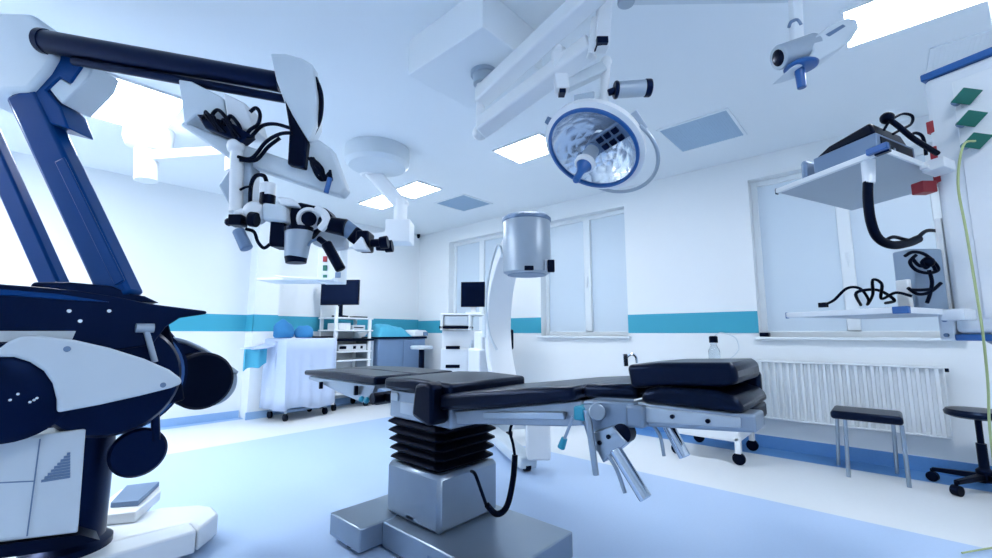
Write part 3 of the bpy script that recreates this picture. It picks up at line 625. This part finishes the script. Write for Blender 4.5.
m = M(); m.beam(q+FW*.03, V((q.x, q.y, 1.475))+FW*.03-RT*.0, .06, .04, RT); m.obox(V((q.x, q.y, 1.486))+RT*.02, RT, FW, UP, .09, .09, .008); m.build('monitor_stand', white, m2, .004)

# ================================================================== DRAPED TABLE, TOWER, CABINET (far left)
def ang_frame(o, deg):
    a = R(deg); ex = V((math.cos(a), math.sin(a), 0)); ey = V((-math.sin(a), math.cos(a), 0))
    return lambda x, y, z: V(o)+ex*x+ey*y+UP*z
L = ang_frame((2.50, 6.12, 0), 9)
it = thing('instrument_table', 'wheeled steel instrument table hidden under the white drape', 'table', L(.45, .25, 0))
m = M(); m.hexa([L(.05, .05, 1.07), L(.77, .05, 1.07), L(.77, .5, 1.07), L(.05, .5, 1.07), L(.05, .05, 1.10), L(.77, .05, 1.10), L(.77, .5, 1.10), L(.05, .5, 1.10)]); m.build('tabletop', steel, it)
for x in (.1, .72):
    for y in (.08, .46):
        m = M(); m.cyl(L(x, y, .1), L(x, y, 1.07), .018); lg = m.build('leg', steel, it)
        m = M(); m.cyl(L(x-.015, y, .05), L(x+.015, y, .05), .05); m.cyl(L(x, y, .05), L(x, y, .11), .012); m.build('caster', blackp, lg)
m = M()
for (a, b_) in (((.1, .08), (.72, .08)), ((.1, .46), (.72, .46)), ((.1, .08), (.1, .46)), ((.72, .08), (.72, .46))): m.beam(L(*a, .13), L(*b_, .13), .035, .035)
m.build('base_rail', greym, it)
def drape(Lf, w, d, zt, zbot, amp, seed, n=26, lv=7):
    pr = []
    for i in range(n): pr.append((w*i/n, 0, 0, -1))
    for i in range(n//2): pr.append((w, d*i/(n//2), 1, 0))
    for i in range(n): pr.append((w-w*i/n, d, 0, 1))
    for i in range(n//2): pr.append((0, d-d*i/(n//2), -1, 0))
    N = len(pr); rings = []
    rings.append([Lf(x+(w/2-x)*.03, y+(d/2-y)*.05, zt) for x, y, _, _ in pr])
    for k in range(lv):
        t = k/(lv-1); q = []
        for i, (x, y, nx, ny) in enumerate(pr):
            wv = amp*t*(math.sin(i*1.1+seed)+.6*math.sin(i*.47+seed*2))+.015+.02*t
            zb_ = zbot(x/w, y/d)
            q.append(Lf(x+nx*wv, y+ny*wv, zt-.012-(zt-zb_)*t))
        rings.append(q)
    m = M(); m.loft(rings, cap=False); m.add(rings[0], [tuple(range(N))]); return m
dro = o = drape(L, .80, .5, 1.125, lambda u, v: .17+.03*math.sin(u*7), .016, 1.3).build('drape', sheetw, ang=70)
sol = o.modifiers.new('t', 'SOLIDIFY'); sol.thickness = .006
tag(o, 'white drape hanging over the wheeled instrument table at left', 'drape')
# side flap: small white shelf cloth with teal sheet under it
Lb = ang_frame((2.20, 6.28, 0), 9)
m = M(); rg = []
for k in range(9):
    u = k/8; x = -.05+.38*u; z = 1.02-.0*u+.07*u*u-.02; rg.append([Lb(x, 0, z), Lb(x, .34, z), Lb(x, .34, z-.02), Lb(x, 0, z-.02)])
m.loft(rg)
rg = []
for k in range(9):
    u = k/8; rg.append([Lb(.33-.02*math.sin(u*3), -.03, 1.08-.9*u), Lb(.33+.01, .34, 1.08-.9*u), Lb(.31, .34, 1.08-.9*u), Lb(.30-.08*u*(1-u)-.06*(1-u), -.03, 1.08-.9*u)])
m.loft(rg)
m.build('side_flap', sheetw, dro, ang=60)
m = M(); rings = []
for k in range(13):
    u = k/12; x = -.13+.30*u; y = .06+.03*math.sin(u*9)
    rings.append([Lb(x, y, .985), Lb(x, y+.03, .985), Lb(x, y+.03, .70+.08*u+.02*math.sin(u*7)), Lb(x, y, .70+.08*u+.02*math.sin(u*7))])
m.loft(rings); tag(m.build('teal_cloth', sheett, ang=60), 'turquoise cloth hanging under the white flap beside the pilaster', 'cloth')
def lump(name, c, r, sc, mt, label, cat, seed, group=None):
    m = M(); m.sph((0, 0, 0), 1, 22); out = []
    for p in m.v:
        q = V((p.x*sc[0], p.y*sc[1], p.z*sc[2]))*r; q *= 1+.22*noise.noise(p*1.6+V((seed, 0, 0)))+.08*noise.noise(p*4+V((seed, 3, 0)))
        q.z = max(q.z, -r*sc[2]*.6); out.append(V(c)+q+UP*(r*sc[2]*.6))
    m.v = out; return tag(m.build(name, mt, ang=80), label, cat, group)
lump('wrapped_bundle', L(.08, .22, 1.13), .125, (1.1, .8, 1.25), bundle, 'taller blue wrapped bundle at the left end of the white draped table', 'bundle', 1.0)
lump('wrapped_bundle', L(.39, .2, 1.13), .12, (1.15, .8, .95), bundle, 'rounder blue wrapped bundle, right of the taller one on the draped table', 'bundle', 5.0)
m = M(); m.hexa([L(.56, .05, 1.13), L(.79, .05, 1.13), L(.79, .42, 1.13), L(.56, .42, 1.13), L(.56, .05, 1.15), L(.79, .05, 1.15), L(.79, .42, 1.15), L(.56, .42, 1.15)]); tag(m.build('instrument_tray', blackp, bev=.006), 'flat black tray on the right part of the white draped table', 'tray')
# equipment tower
eo = V((3.43, 6.42, 0)); E = ang_frame(eo, 4)
et = thing('equipment_trolley', 'white shelf trolley with electronics under a dark monitor beside the draped table', 'trolley', eo+V((.35, .25, 0)))
def eb(m, x0, x1, y0, y1, z0, z1): return m.hexa([E(x0, y0, z0), E(x1, y0, z0), E(x1, y1, z0), E(x0, y1, z0), E(x0, y0, z1), E(x1, y0, z1), E(x1, y1, z1), E(x0, y1, z1)])
for x in (-.07, .56): 
    for y in (0.03, .45):
        m = M(); eb(m, x, x+.05, y-.02, y+.02, .1, 1.62 if x < 0 else 1.45); m.build('upright', white, et, .005)
for z in (1.44, 1.24, .90, .76, .25):
    m = M(); eb(m, -.09, .64, 0, .48, z-.012, z+.012); m.build('shelf', white, et, .004)
m = M(); eb(m, -.09, .66, -.01, .49, 1.07, 1.11); m.build('worktop', blackp, et, .006)
m = M(); eb(m, .61, .66, 0, .48, .1, 1.07); m.build('side_panel', greyl, et, .004)
for x in (0, .58):
    for y in (.06, .42):
        m = M(); q = E(x, y, .05); m.cyl(q-V((.02, 0, 0)), q+V((.02, 0, 0)), .05); m.cyl(q, q+UP*.07, .015); m.build('caster', blackp, et)
def device(o, label, x0, x1, y0, y1, z0, z1, mt, knobs=()):
    t = thing('electronic_device', label, 'device', E((x0+x1)/2, (y0+y1)/2, z0)); eb(M(), x0, x1, y0, y1, z0, z1).build('device_case', mt, t, .008)
    for kx, w in knobs:
        eb(M(), kx, kx+w, y0-.012, y0, z0+.03, z1-.03).build('device_panel', blackp, t, .003)
    return t
device(E, 'white electronic unit with dark panels on the lower trolley shelf', .04, .56, .06, .4, .914, 1.02, white, ((.05, .12), (.3, .05), (.44, .04)))
device(E, 'small white unit at left on the middle trolley shelf', .03, .24, .06, .4, 1.254, 1.36, white)
device(E, 'slim grey unit at right on the middle trolley shelf', .28, .52, .06, .4, 1.254, 1.33, offw, ((.3, .18),))
mf = 7.0
t = monitor('monitor', 'large dark flat monitor on top of the white shelf trolley', 320.5, 360, 280, 305, 6.98, -.1, 1.455, 1)
m = M(); eb(m, .30, .56, .06, .2, 1.455, 1.475); tag(m.build('keyboard', blackp, bev=.004), 'black keyboard on the top trolley shelf in front of the monitor', 'keyboard')
# slate cabinet
ko = V((4.15, 6.42, 0))
kc = thing('cabinet', 'slate blue cabinet along the back wall between the trolley and the corner', 'cabinet', ko+V((.5, .25, 0)))
m = M(); m.box(ko.x, ko.x+1.0, ko.y, ko.y+.5, .08, 1.10); m.build('cabinet_body', cabm, kc, .008)
m = M(); m.box(ko.x-.02, ko.x+1.02, ko.y-.03, ko.y+.52, 1.10, 1.135); m.build('cabinet_top', navyd, kc, .005)
m = M(); m.box(ko.x+.03, ko.x+.97, ko.y+.04, ko.y+.46, 0, .08); m.build('plinth', navyd, kc)
m = M(); m.box(ko.x+.01, ko.x+.495, ko.y-.012, ko.y, .12, 1.08); m.build('cabinet_door', cabm, kc, .003); m = M(); m.box(ko.x+.505, ko.x+.99, ko.y-.012, ko.y, .12, 1.08); m.build('cabinet_door', cabm, kc, .003)
m = M(); nx, ny = 30, 12; top = []; 
for j in range(ny+1):
    for i in range(nx+1):
        u, v_ = i/nx, j/ny; x = ko.x-.01+.70*u; y = ko.y-.03+.5*v_
        h_ = .03+.22*(math.sin(math.pi*min(1, max(0, v_)))**.6)*(.45+.55*math.sin(math.pi*(.15+.8*u)))*(1-.35*u)+.04*noise.noise(V((u*6, v_*4, 2)))
        e_ = min(u, 1-u, v_, 1-v_); h_ *= min(1, e_*8)
        top.append(V((x, y, 1.137+max(h_, .004))))
m.v = top+[V((p.x, p.y, 1.1355)) for p in top]; n1 = (nx+1)*(ny+1)
for j in range(ny):
    for i in range(nx):
        a = j*(nx+1)+i; m.f.append((a, a+1, a+nx+2, a+nx+1)); m.f.append((a+n1, a+nx+1+n1, a+nx+2+n1, a+1+n1))
def edge(idx):
    for a, b_ in zip(idx, idx[1:]): m.f.append((a, b_, b_+n1, a+n1))
edge(list(range(nx+1))); edge([j*(nx+1)+nx for j in range(ny+1)]); edge([ny*(nx+1)+i for i in range(nx+1)][::-1]); edge([j*(nx+1) for j in range(ny+1)][::-1])
m.mi = [0]*len(m.f)
tag(m.build('folded_sheet', sheett, ang=60), 'crumpled turquoise sheet heaped on the slate blue cabinet', 'sheet')
pr_ = thing('printer', 'small white rounded device on the right end of the slate cabinet', 'device', (5.02, 6.55, 1.137))
m = M(); m.prism([(4.86, 6.40, 1.137), (5.20, 6.40, 1.137), (5.20, 6.40, 1.22), (5.15, 6.40, 1.25), (4.93, 6.40, 1.26), (4.88, 6.40, 1.22)], (0, .34, 0)); m.build('device_case', white, pr_, .02, seg=3)
m = M(); m.box(5.08, 5.19, 6.385, 6.40, 1.15, 1.22); m.build('device_panel', greym, pr_, .005)
st = thing('pedestal_stool', 'round pale seat on a dark pedestal in front of the white device', 'stool', (4.82, 6.1, 0))
m = M(); m.lathe((4.82, 6.1, .92), UP, [(.19, 0), (.2, .02), (.2, .045), (.18, .06)], 32); m.build('seat', offw, st)
m = M(); m.cyl((4.82, 6.1, .03), (4.82, 6.1, .92), .05); m.lathe((4.82, 6.1, 0), UP, [(.2, 0), (.2, .03), (.06, .06)], 32); m.build('pedestal', blackp, st)

# ================================================================== RIGHT WALL ITEMS
rd = thing('radiator', 'long white ribbed panel radiator under the right window', 'radiator', (5.36, .36, 0))
ya, yb_ = -.335, 1.16; pr = []; n = 25; pw = (yb_-ya)/n
for k in range(n):
    y = ya+k*pw
    for t, dx in ((0, .028), (.38, .028), (.5, 0), (.88, 0)): pr.append((5.325+dx, y+t*pw))
pr.append((5.337, yb_)); pr += [(5.39, yb_), (5.39, ya)]
m = M(); m.prism([(x, y, .335) for x, y in pr], (0, 0, .56)); m.build('front_panel', radm, rd, ang=25)
m = M(); m.box(5.32, 5.395, ya-.008, ya, .33, .91); m.build('end_cover', radm, rd, .003); m = M(); m.box(5.32, 5.395, yb_, yb_+.008, .33, .91); m.build('end_cover', radm, rd, .003)
m = M(); m.box(5.318, 5.395, ya, yb_, .895, .915); m.build('top_grille', radm, rd, .004); m = M(); m.box(5.318, 5.395, ya, yb_, .318, .335); m.build('bottom_rail', radm, rd, .004)
m = M(); m.cyl((5.345, ya-.008, .885), (5.345, ya-.035, .885), .016); m.build('valve', blackp, rd, .003)
m = M(); m.box(5.39, XW, .0, .04, .5, .8); m.box(5.39, XW, .8, .84, .5, .8); m.build('wall_bracket', radm, rd)
m = M(); m.box(XW-.05, XW+.04, .93, 1.02, ZS, ZS+.045); tag(m.build('black_box', blackp, bev=.01), 'small black box at the left end of the right window sill', 'box')
# stool
so = thing('stool', 'low stool with a black square seat and four chrome legs in front of the radiator', 'stool', (4.99, .2, 0))
m = M(); m.box(4.79, 5.18, -.045, .42, .465, .535); m.build('seat', cushm, so, .025, seg=4)
for (x, y, bx_, by_) in ((4.83, .325, 4.80, .335), (4.83, -.03, 4.80, -.035), (5.14, .40, 5.16, .425), (5.14, .02, 5.18, .03)):
    M().cyl((bx_, by_, .0), (x, y, .465), .015).build('leg', steel, so)
# swivel chair
sw = thing('swivel_stool', 'black five-star swivel stool on casters at the right edge', 'stool', (5.1, -.52, 0))
sc = V((5.04, -.47, 0))
m = M(); m.lathe(sc+UP*.55, UP, [(.15, 0), (.18, .015), (.185, .04), (.17, .06), (.02, .068)], 40); m.build('seat', cushm, sw)
m = M(); m.cyl(sc+UP*.2, sc+UP*.55, .02); m.cyl(sc+UP*.1, sc+UP*.36, .03); m.lathe(sc+UP*.08, UP, [(.05, 0), (.05, .08), (.03, .1)], 24); m.build('gas_column', blackp, sw)
for k in range(5):
    a = R(72+k*72); d = V((math.cos(a), math.sin(a), 0)); e = sc+d*.3
    m = M(); m.beam(sc+UP*.115+d*.03, e+UP*.095, .05, .045, None, .035, .03); lg = m.build('base_leg', blackp, sw, .008)
    m = M(); s_ = V((-d.y, d.x, 0)); m.cyl(e-s_*.026+UP*.038, e+s_*.026+UP*.038, .038); m.cyl(e+UP*.04, e+UP*.1, .012); m.build('caster', rubber, lg, .004)
# white trolley behind the table
wt = thing('white_trolley', 'low white trolley on black casters behind the head end of the operating table', 'trolley', (4.87, 1.3, 0))
m = M(); m.box(4.53, 5.22, 1.08, 1.68, .2, .32); m.box(4.6, 5.16, 1.14, 1.62, .32, .86); m.build('trolley_body', white, wt, .015)
m = M(); m.box(4.54, 5.22, 1.1, 1.66, .86, .9); m.build('trolley_top', white, wt, .008)
for x, y in ((4.555, 1.10), (5.19, 1.12), (5.19, 1.64), (4.555, 1.655)):
    m = M(); m.box(x-.025, x+.025, y-.025, y+.025, .1, .24); lg = m.build('leg', white, wt, .005)
    m = M(); m.cyl((x-.018, y, .055), (x+.018, y, .055), .055); m.cyl((x, y, .06), (x, y, .11), .015); m.build('caster', rubber, lg, .004)
bt = thing('glass_bottle', 'small clear bottle with a black cap standing behind the head cushions', 'bottle', (4.75, 1.42, .9))
q = P(714, 350, (4.8*FW.x+1.45*FW.y)); q = V((q.x, q.y, .9))
m = M(); m.lathe(q, UP, [(.05, 0), (.055, .01), (.055, .12), (.03, .17), (.03, .2)], 24); m.build('bottle_body', glassm, bt)
m = M(); m.lathe(q+UP*.2, UP, [(.042, 0), (.042, .06), (.03, .07)], 24); m.build('bottle_cap', blackp, bt)
m = M(); m.tube([q+UP*.26, q+UP*.30+RT*.08, q+UP*.26+RT*.22, q+UP*.16+RT*.26, q+UP*.08+RT*.22, q+UP*.012+RT*.12], .006); m.build('bottle_tube', offw, bt)

# ================================================================== RIGHT EQUIPMENT COLUMN
K = V((2.906, -.238, 0)); e1 = V((-.375, -.927, 0)).normalized(); nn = V((-.927, .375, 0)).normalized()
ztop, zbot = 2.46, 1.165
pc = thing('supply_column', 'tall white ceiling supply column with blue trim and two side shelves at the right edge', 'supply column', (K.x, K.y, HC))
def ob(m, a0, a1, b0, b1, z0, z1):                                   # a along the face (towards the viewer), b behind the face
    c = K+e1*((a0+a1)/2)-nn*((b0+b1)/2)+UP*((z0+z1)/2); return m.obox(c, e1, nn, UP, abs(a1-a0)/2, abs(b1-b0)/2, (z1-z0)/2)
ob(M(), 0, .62, 0, .38, zbot+.03, ztop-.02).build('column_body', whitem, pc, .025, seg=4)
ob(M(), -.006, .626, -.006, .386, ztop-.02, ztop+.015).build('top_trim', bluep, pc, .006, label='blue top trim')
ob(M(), -.004, .624, -.004, .384, zbot, zbot+.03).build('bottom_trim', bluep, pc, .006, label='blue bottom trim')
M().lathe(K+e1*.33-nn*.17+UP*(zbot-.03), UP, [(.2, 0), (.26, .015), (.28, .03)], 40).build('bottom_cover', greym, pc)
m = M(); m.cyl(K+e1*.3-nn*.18+UP*ztop, K+e1*.3-nn*.18+UP*HC, .09); m.lathe(K+e1*.3-nn*.18+UP*(HC-.07), UP, [(.26, 0), (.26, .068)], 36); m.build('ceiling_stem', white, pc)
m = M(); ob(m, .10, .62, -.006, 0, zbot+.1, ztop-.08); fpn = m.build('front_panel', white, pc, .003)
m = M()
for z in (1.42, 1.54, 1.66, 1.78, 1.90): ob(m, .2, .6, -.0085, -.006, z-.0025, z+.0025)
m.build('panel_seam', greym, fpn)
m = M(); 
for z in (1.36, 1.48, 1.60, 1.72): ob(m, .27, .275, -.009, -.006, z-.004, z+.004); 
m.build('panel_screw', greym, fpn)
for (x, y) in ((971, 99), (976, 121), (981, 143)):
    # point on the face plane seen at that pixel
    r = ray(x, y); d = V(r[:3]); t = (K.dot(nn))/(d.dot(nn)); p = V((0, 0, EYE))+d*t
    up_ = (UP*.55+nn*.83).normalized(); sd_ = e1
    fa_ = RT*.042-UP*.006; fb_ = e1*.024+UP*.024; pc_ = p+nn*.055; m = M(); m.prism([pc_-fa_-fb_, pc_+fa_-fb_, pc_+fa_+fb_, pc_-fa_+fb_], fa_.cross(fb_).normalized()*.008); fl_ = m.build('socket_flap', green, pc, .003, label='green socket flap')
    m = M(); m.cyl(p-e1*.045+nn*.0, p-e1*.045+nn*.03+UP*0, .014); m.build('flap_hinge', greym, fl_)
    m = M(); m.obox(p, e1, UP, nn, .036, .036, .006); m.build('socket', greyl, fl_, .003)
m = M()
for k, (z0, z1) in enumerate(((2.17, 2.23), (2.02, 2.10), (1.92, 1.98))): ob(m, -.008, .02, .0, .03, z0, z1)
m.build('red_marker', red, pc, .003, label='red marker strip')
m = M(); ob(m, -.03, -.006, .02, .06, zbot, 1.75); m.build('mount_rail', white, pc, .005)
ob(M(), -.055, .0, .0, .12, zbot-.0, zbot+.13).build('rail_foot', white, pc, .008)
m = M(); m.cyl(K-e1*.03-nn*.03+UP*1.19, K-e1*.03+nn*.01+UP*1.19, .009); m.cyl(K-e1*.03-nn*.03+UP*1.26, K-e1*.03+nn*.01+UP*1.26, .009); m.build('rail_bolt', greym, pc)
# shelves (same footprint)
kS = 1.15
zs1 = 1.2+.67*kS
A_, B_, C_, D_ = [PZ(x, y, zs1) for x, y in ((885, 153), (779, 193), (853, 211), (930, 190))]
A2 = V((A_.x, A_.y, 0)); B2 = V((B_.x, B_.y, 0)); D2 = A2+(V((C_.x, C_.y, 0))-B2)*.98; C2 = B2+(D2-A2)
ex = (B2-A2).normalized(); ey = (D2-A2).normalized()
def SH(a, b_, z): return A2+(B2-A2)*a+(D2-A2)*b_+UP*z              # shelf coordinates 0..1
def shb(m, a0, a1, b0, b1, z0, z1): return m.hexa([SH(a0, b0, z0), SH(a1, b0, z0), SH(a1, b1, z0), SH(a0, b1, z0), SH(a0, b0, z1), SH(a1, b0, z1), SH(a1, b1, z1), SH(a0, b1, z1)])
fB = B_.x*FW.x+B_.y*FW.y
zs2 = P(787, 317, fB).z
for z in (zs1, zs2):
    s_ = shb(M(), 0, 1, 0, 1, z, z+.012).build('shelf', greyl, pc, .002)
    m = M(); shb(m, -.02, 1.02, -.03, 0, z-.004, z+.022); shb(m, -.02, 0, 0, 1, z-.004, z+.022); m.build('shelf_rail', white, s_, .003)
    m = M(); shb(m, 1.0, 1.02, -.03, .0, z-.008, z+.024); shb(m, -.05, .06, -.034, .0, z-.006, z+.024); m.build('shelf_corner', bluep if z == zs2 else navyd, s_, .003)
m = M(); shb(m, -.06, .0, .42, .5, zs1-.02, zs1+.0); shb(m, -.16, .0, .45, .62, zs1-.03, zs1+.02); shb(m, -.16, 0, .45, .62, zs2-.03, zs2+.02); m.build('shelf_arm', white, pc, .004)
# things on the upper shelf
d1 = thing('upright_panel', 'small grey upright panel at the left end of the upper right shelf', 'panel', SH(.9, .4, zs1+.012))
m = M(); shb(m, .70, .77, .03, .30, zs1+.012, zs1+.135); m.build('panel_case', greym, d1, .02, seg=3); m = M(); shb(m, .77, .78, .07, .26, zs1+.03, zs1+.12); m.build('panel_face', greyl, d1, .004)
d2_ = thing('recorder', 'grey box shaped recorder on the upper right shelf under a black unit', 'device', SH(.4, .4, zs1+.012))
m = M(); shb(m, .06, .62, .02, .5, zs1+.012, zs1+.115); m.build('device_case', greym, d2_, .006)
m = M(); shb(m, .052, .06, .06, .46, zs1+.03, zs1+.1); m.build('device_panel', blackp, d2_, .003)
m = M(); shb(m, .035, .052, .15, .2, zs1+.04, zs1+.06); m.build('connector', chrome, d2_)
m = M(); hx = [SH(.08, .04, zs1+.117), SH(.62, .04, zs1+.117), SH(.62, .46, zs1+.117), SH(.08, .46, zs1+.117)]
m.hexa(hx+[SH(.12, .06, zs1+.185), SH(.50, .08, zs1+.165), SH(.50, .42, zs1+.165), SH(.12, .44, zs1+.185)]); tag(m.build('black_unit', blackp, bev=.012), 'black wedge shaped unit lying on top of the grey recorder', 'device')
m = M(); fcb = SH(.05, .2, 0).dot(FW)
m.sph(SH(.07, .20, zs1+.215), .028, 14)
m.tube([P(x, y, fcb) for x, y in ((884, 130), (890, 121), (902, 114), (912, 116), (911, 124), (900, 130), (893, 134))], .006)
m.tube([SH(.07, .2, zs1+.215), SH(.0, .2, zs1+.16), SH(-.05, .3, zs1+.10), SH(-.1, .5, zs1+.05)], .012)
m.tube([P(x, y, fcb+.05) for x, y in ((916, 142), (911, 137), (915, 133), (922, 136), (925, 146), (926, 155))], .007)
tag(m.build('cable_bundle', rubber), 'knot of black cables looped over the black unit on the upper shelf', 'cable')
m = M(); shb(m, -.06, .10, -.07, -.035, zs1+.0, zs1+.028); tag(m.build('blue_clip', bluep, bev=.004), 'small blue clip on the front rail of the upper right shelf', 'clip')
m = M()
m.obox(P(924, 188, 2.02), RT, FW, UP, .035, .03, .028); tag(m.build('red_tag_box', red, bev=.004), 'red box under the upper right shelf against the white column', 'box')
hp_ = thing('suction_hose', 'thick black hose hanging from a white holder on the upper shelf rail', 'hose', SH(.15, -.06, zs1))
fh = P(870, 165, 1).x
f_h = (SH(.2, -.06, 0)).dot(FW)
m = M(); m.cyl(P(868, 158, f_h), P(869, 184, f_h), .027, .022); m.cyl(P(862, 160, f_h), P(884, 152, f_h), .014); m.build('hose_holder', white, hp_, .004)
m = M(); m.tube([P(x, y, f_h+dd) for x, y, dd in ((868, 182, 0), (868, 200, 0), (871, 222, 0), (878, 238, .02), (892, 245, .05), (908, 243, .1), (918, 239, .14))], .019, 12); m.tube([P(x, y, f_h+dd) for x, y, dd in ((884, 241, .03), (893, 237, .06), (903, 239, .1), (912, 241, .12))], .008); m.tube([P(x, y, f_h+dd) for x, y, dd in ((916, 240, .12), (926, 231, .2), (938, 231, .3))], .009); m.build('hose', rubber, hp_)
# things on the lower shelf
m = M(); z = zs2+.045
m.tube([SH(.72, .1, z+.012), SH(.60, .08, z+.03), SH(.5, .12, z+.085), SH(.40, .14, z+.08), SH(.38, .2, z+.03), SH(.46, .3, z+.01), SH(.34, .2, z+.05), SH(.26, .1, z+.11), SH(.22, .14, z+.09), SH(.30, .24, z+.03), SH(.16, .2, z+.05), SH(.05, .2, z+.03)], .0065)
m.tube([SH(.52, .3, z+.01), SH(.42, .12, z+.06), SH(.30, .2, z+.07), SH(.2, .24, z+.02), SH(.32, .32, z+.012)], .007)
m.obox(SH(.72, .1, z+.012), ex, ey, UP, .02, .014, .012)
tag(m.build('cable_bundle', rubber), 'tangle of black cable lying on the lower right shelf', 'cable')
m = M(); shb(m, .10, .40, .15, .42, zs2+.013, zs2+.03); tag(m.build('flat_pad', blackp, bev=.005), 'flat dark pad under the cable tangle on the lower right shelf', 'pad')
pumpc = mat('pump_grey', '#8ea2b8', .4, .2)
pm = thing('pump_unit', 'grey upright pump with black cables at the inner end of the lower right shelf', 'device', SH(.0, .5, zs2+.013))
m = M(); m.obox(P(921, 290, 2.05)*V((1, 1, 0))+UP*(zs2+.012+.15), RT, FW, UP, .075, .05, .15); m.build('pump_case', pumpc, pm, .01)
m = M(); m.obox(P(904, 290, 2.0)*V((1, 1, 0))+UP*(zs2+.012+.075), RT, FW, UP, .01, .03, .075); m.build('pump_plate', white, pm, .004)
m = M()
for pts in ([(905, 256), (913, 252), (924, 254), (934, 262), (938, 270), (928, 273), (916, 270), (910, 262), (916, 255)], [(912, 258), (920, 266), (932, 265), (936, 272)], [(929, 270), (932, 282), (930, 294), (927, 303)], [(908, 288), (918, 294), (930, 292), (941, 283)], [(912, 290), (922, 290), (934, 289)], [(926, 258), (931, 262), (926, 268), (922, 262), (928, 259)]):
    m.tube([P(x, y, 1.95) for x, y in pts], .0075)
m.sph(P(928, 262, 1.95), .025, 12)
m.build('pump_cable', rubber, pm)
m = M(); pts = ((975, 141, 1.75), (963, 146, 1.74), (958, 184, 1.74), (966, 230, 1.74), (976, 290, 1.75), (983, 335, 1.76), (988, 385, 1.8), (991, 440, 1.85))
pv = [P(*q) for q in pts]; e = pv[-1]; g = PZ(1010, 545, .012); h_ = PZ(962, 553, .012)
m.tube(pv+[V((e.x+.1, e.y-.02, .35)), V((g.x+.1, g.y-.12, .02)), g, h_], .0045)
tag(m.build('earth_cable', yg), 'thin yellow-green cable hanging from the lowest green socket to the floor', 'cable')

# ================================================================== LIGHT AND CAMERA
w = bpy.data.worlds.new('world'); bpy.context.scene.world = w; w.use_nodes = True
bg = w.node_tree.nodes['Background']; bg.inputs[0].default_value = (.6, .78, 1, 1); bg.inputs[1].default_value = .5
cam = bpy.data.cameras.new('camera'); cam.sensor_width = 36; cam.lens = FPX*36/992; cam.clip_start = .02
co = bpy.data.objects.new('camera', cam); C.objects.link(co); co.location = (0, 0, EYE); co.rotation_euler = (R(90)+PIT, 0, -YAW)
s = bpy.context.scene; s.camera = co
s.view_settings.view_transform = 'Standard'; s.view_settings.look = 'None'; s.view_settings.gamma = 1; s.view_settings.use_curve_mapping = False
s.view_settings.exposure = 1.8
s.cycles.max_bounces = 8; s.cycles.diffuse_bounces = 5; s.cycles.glossy_bounces = 4
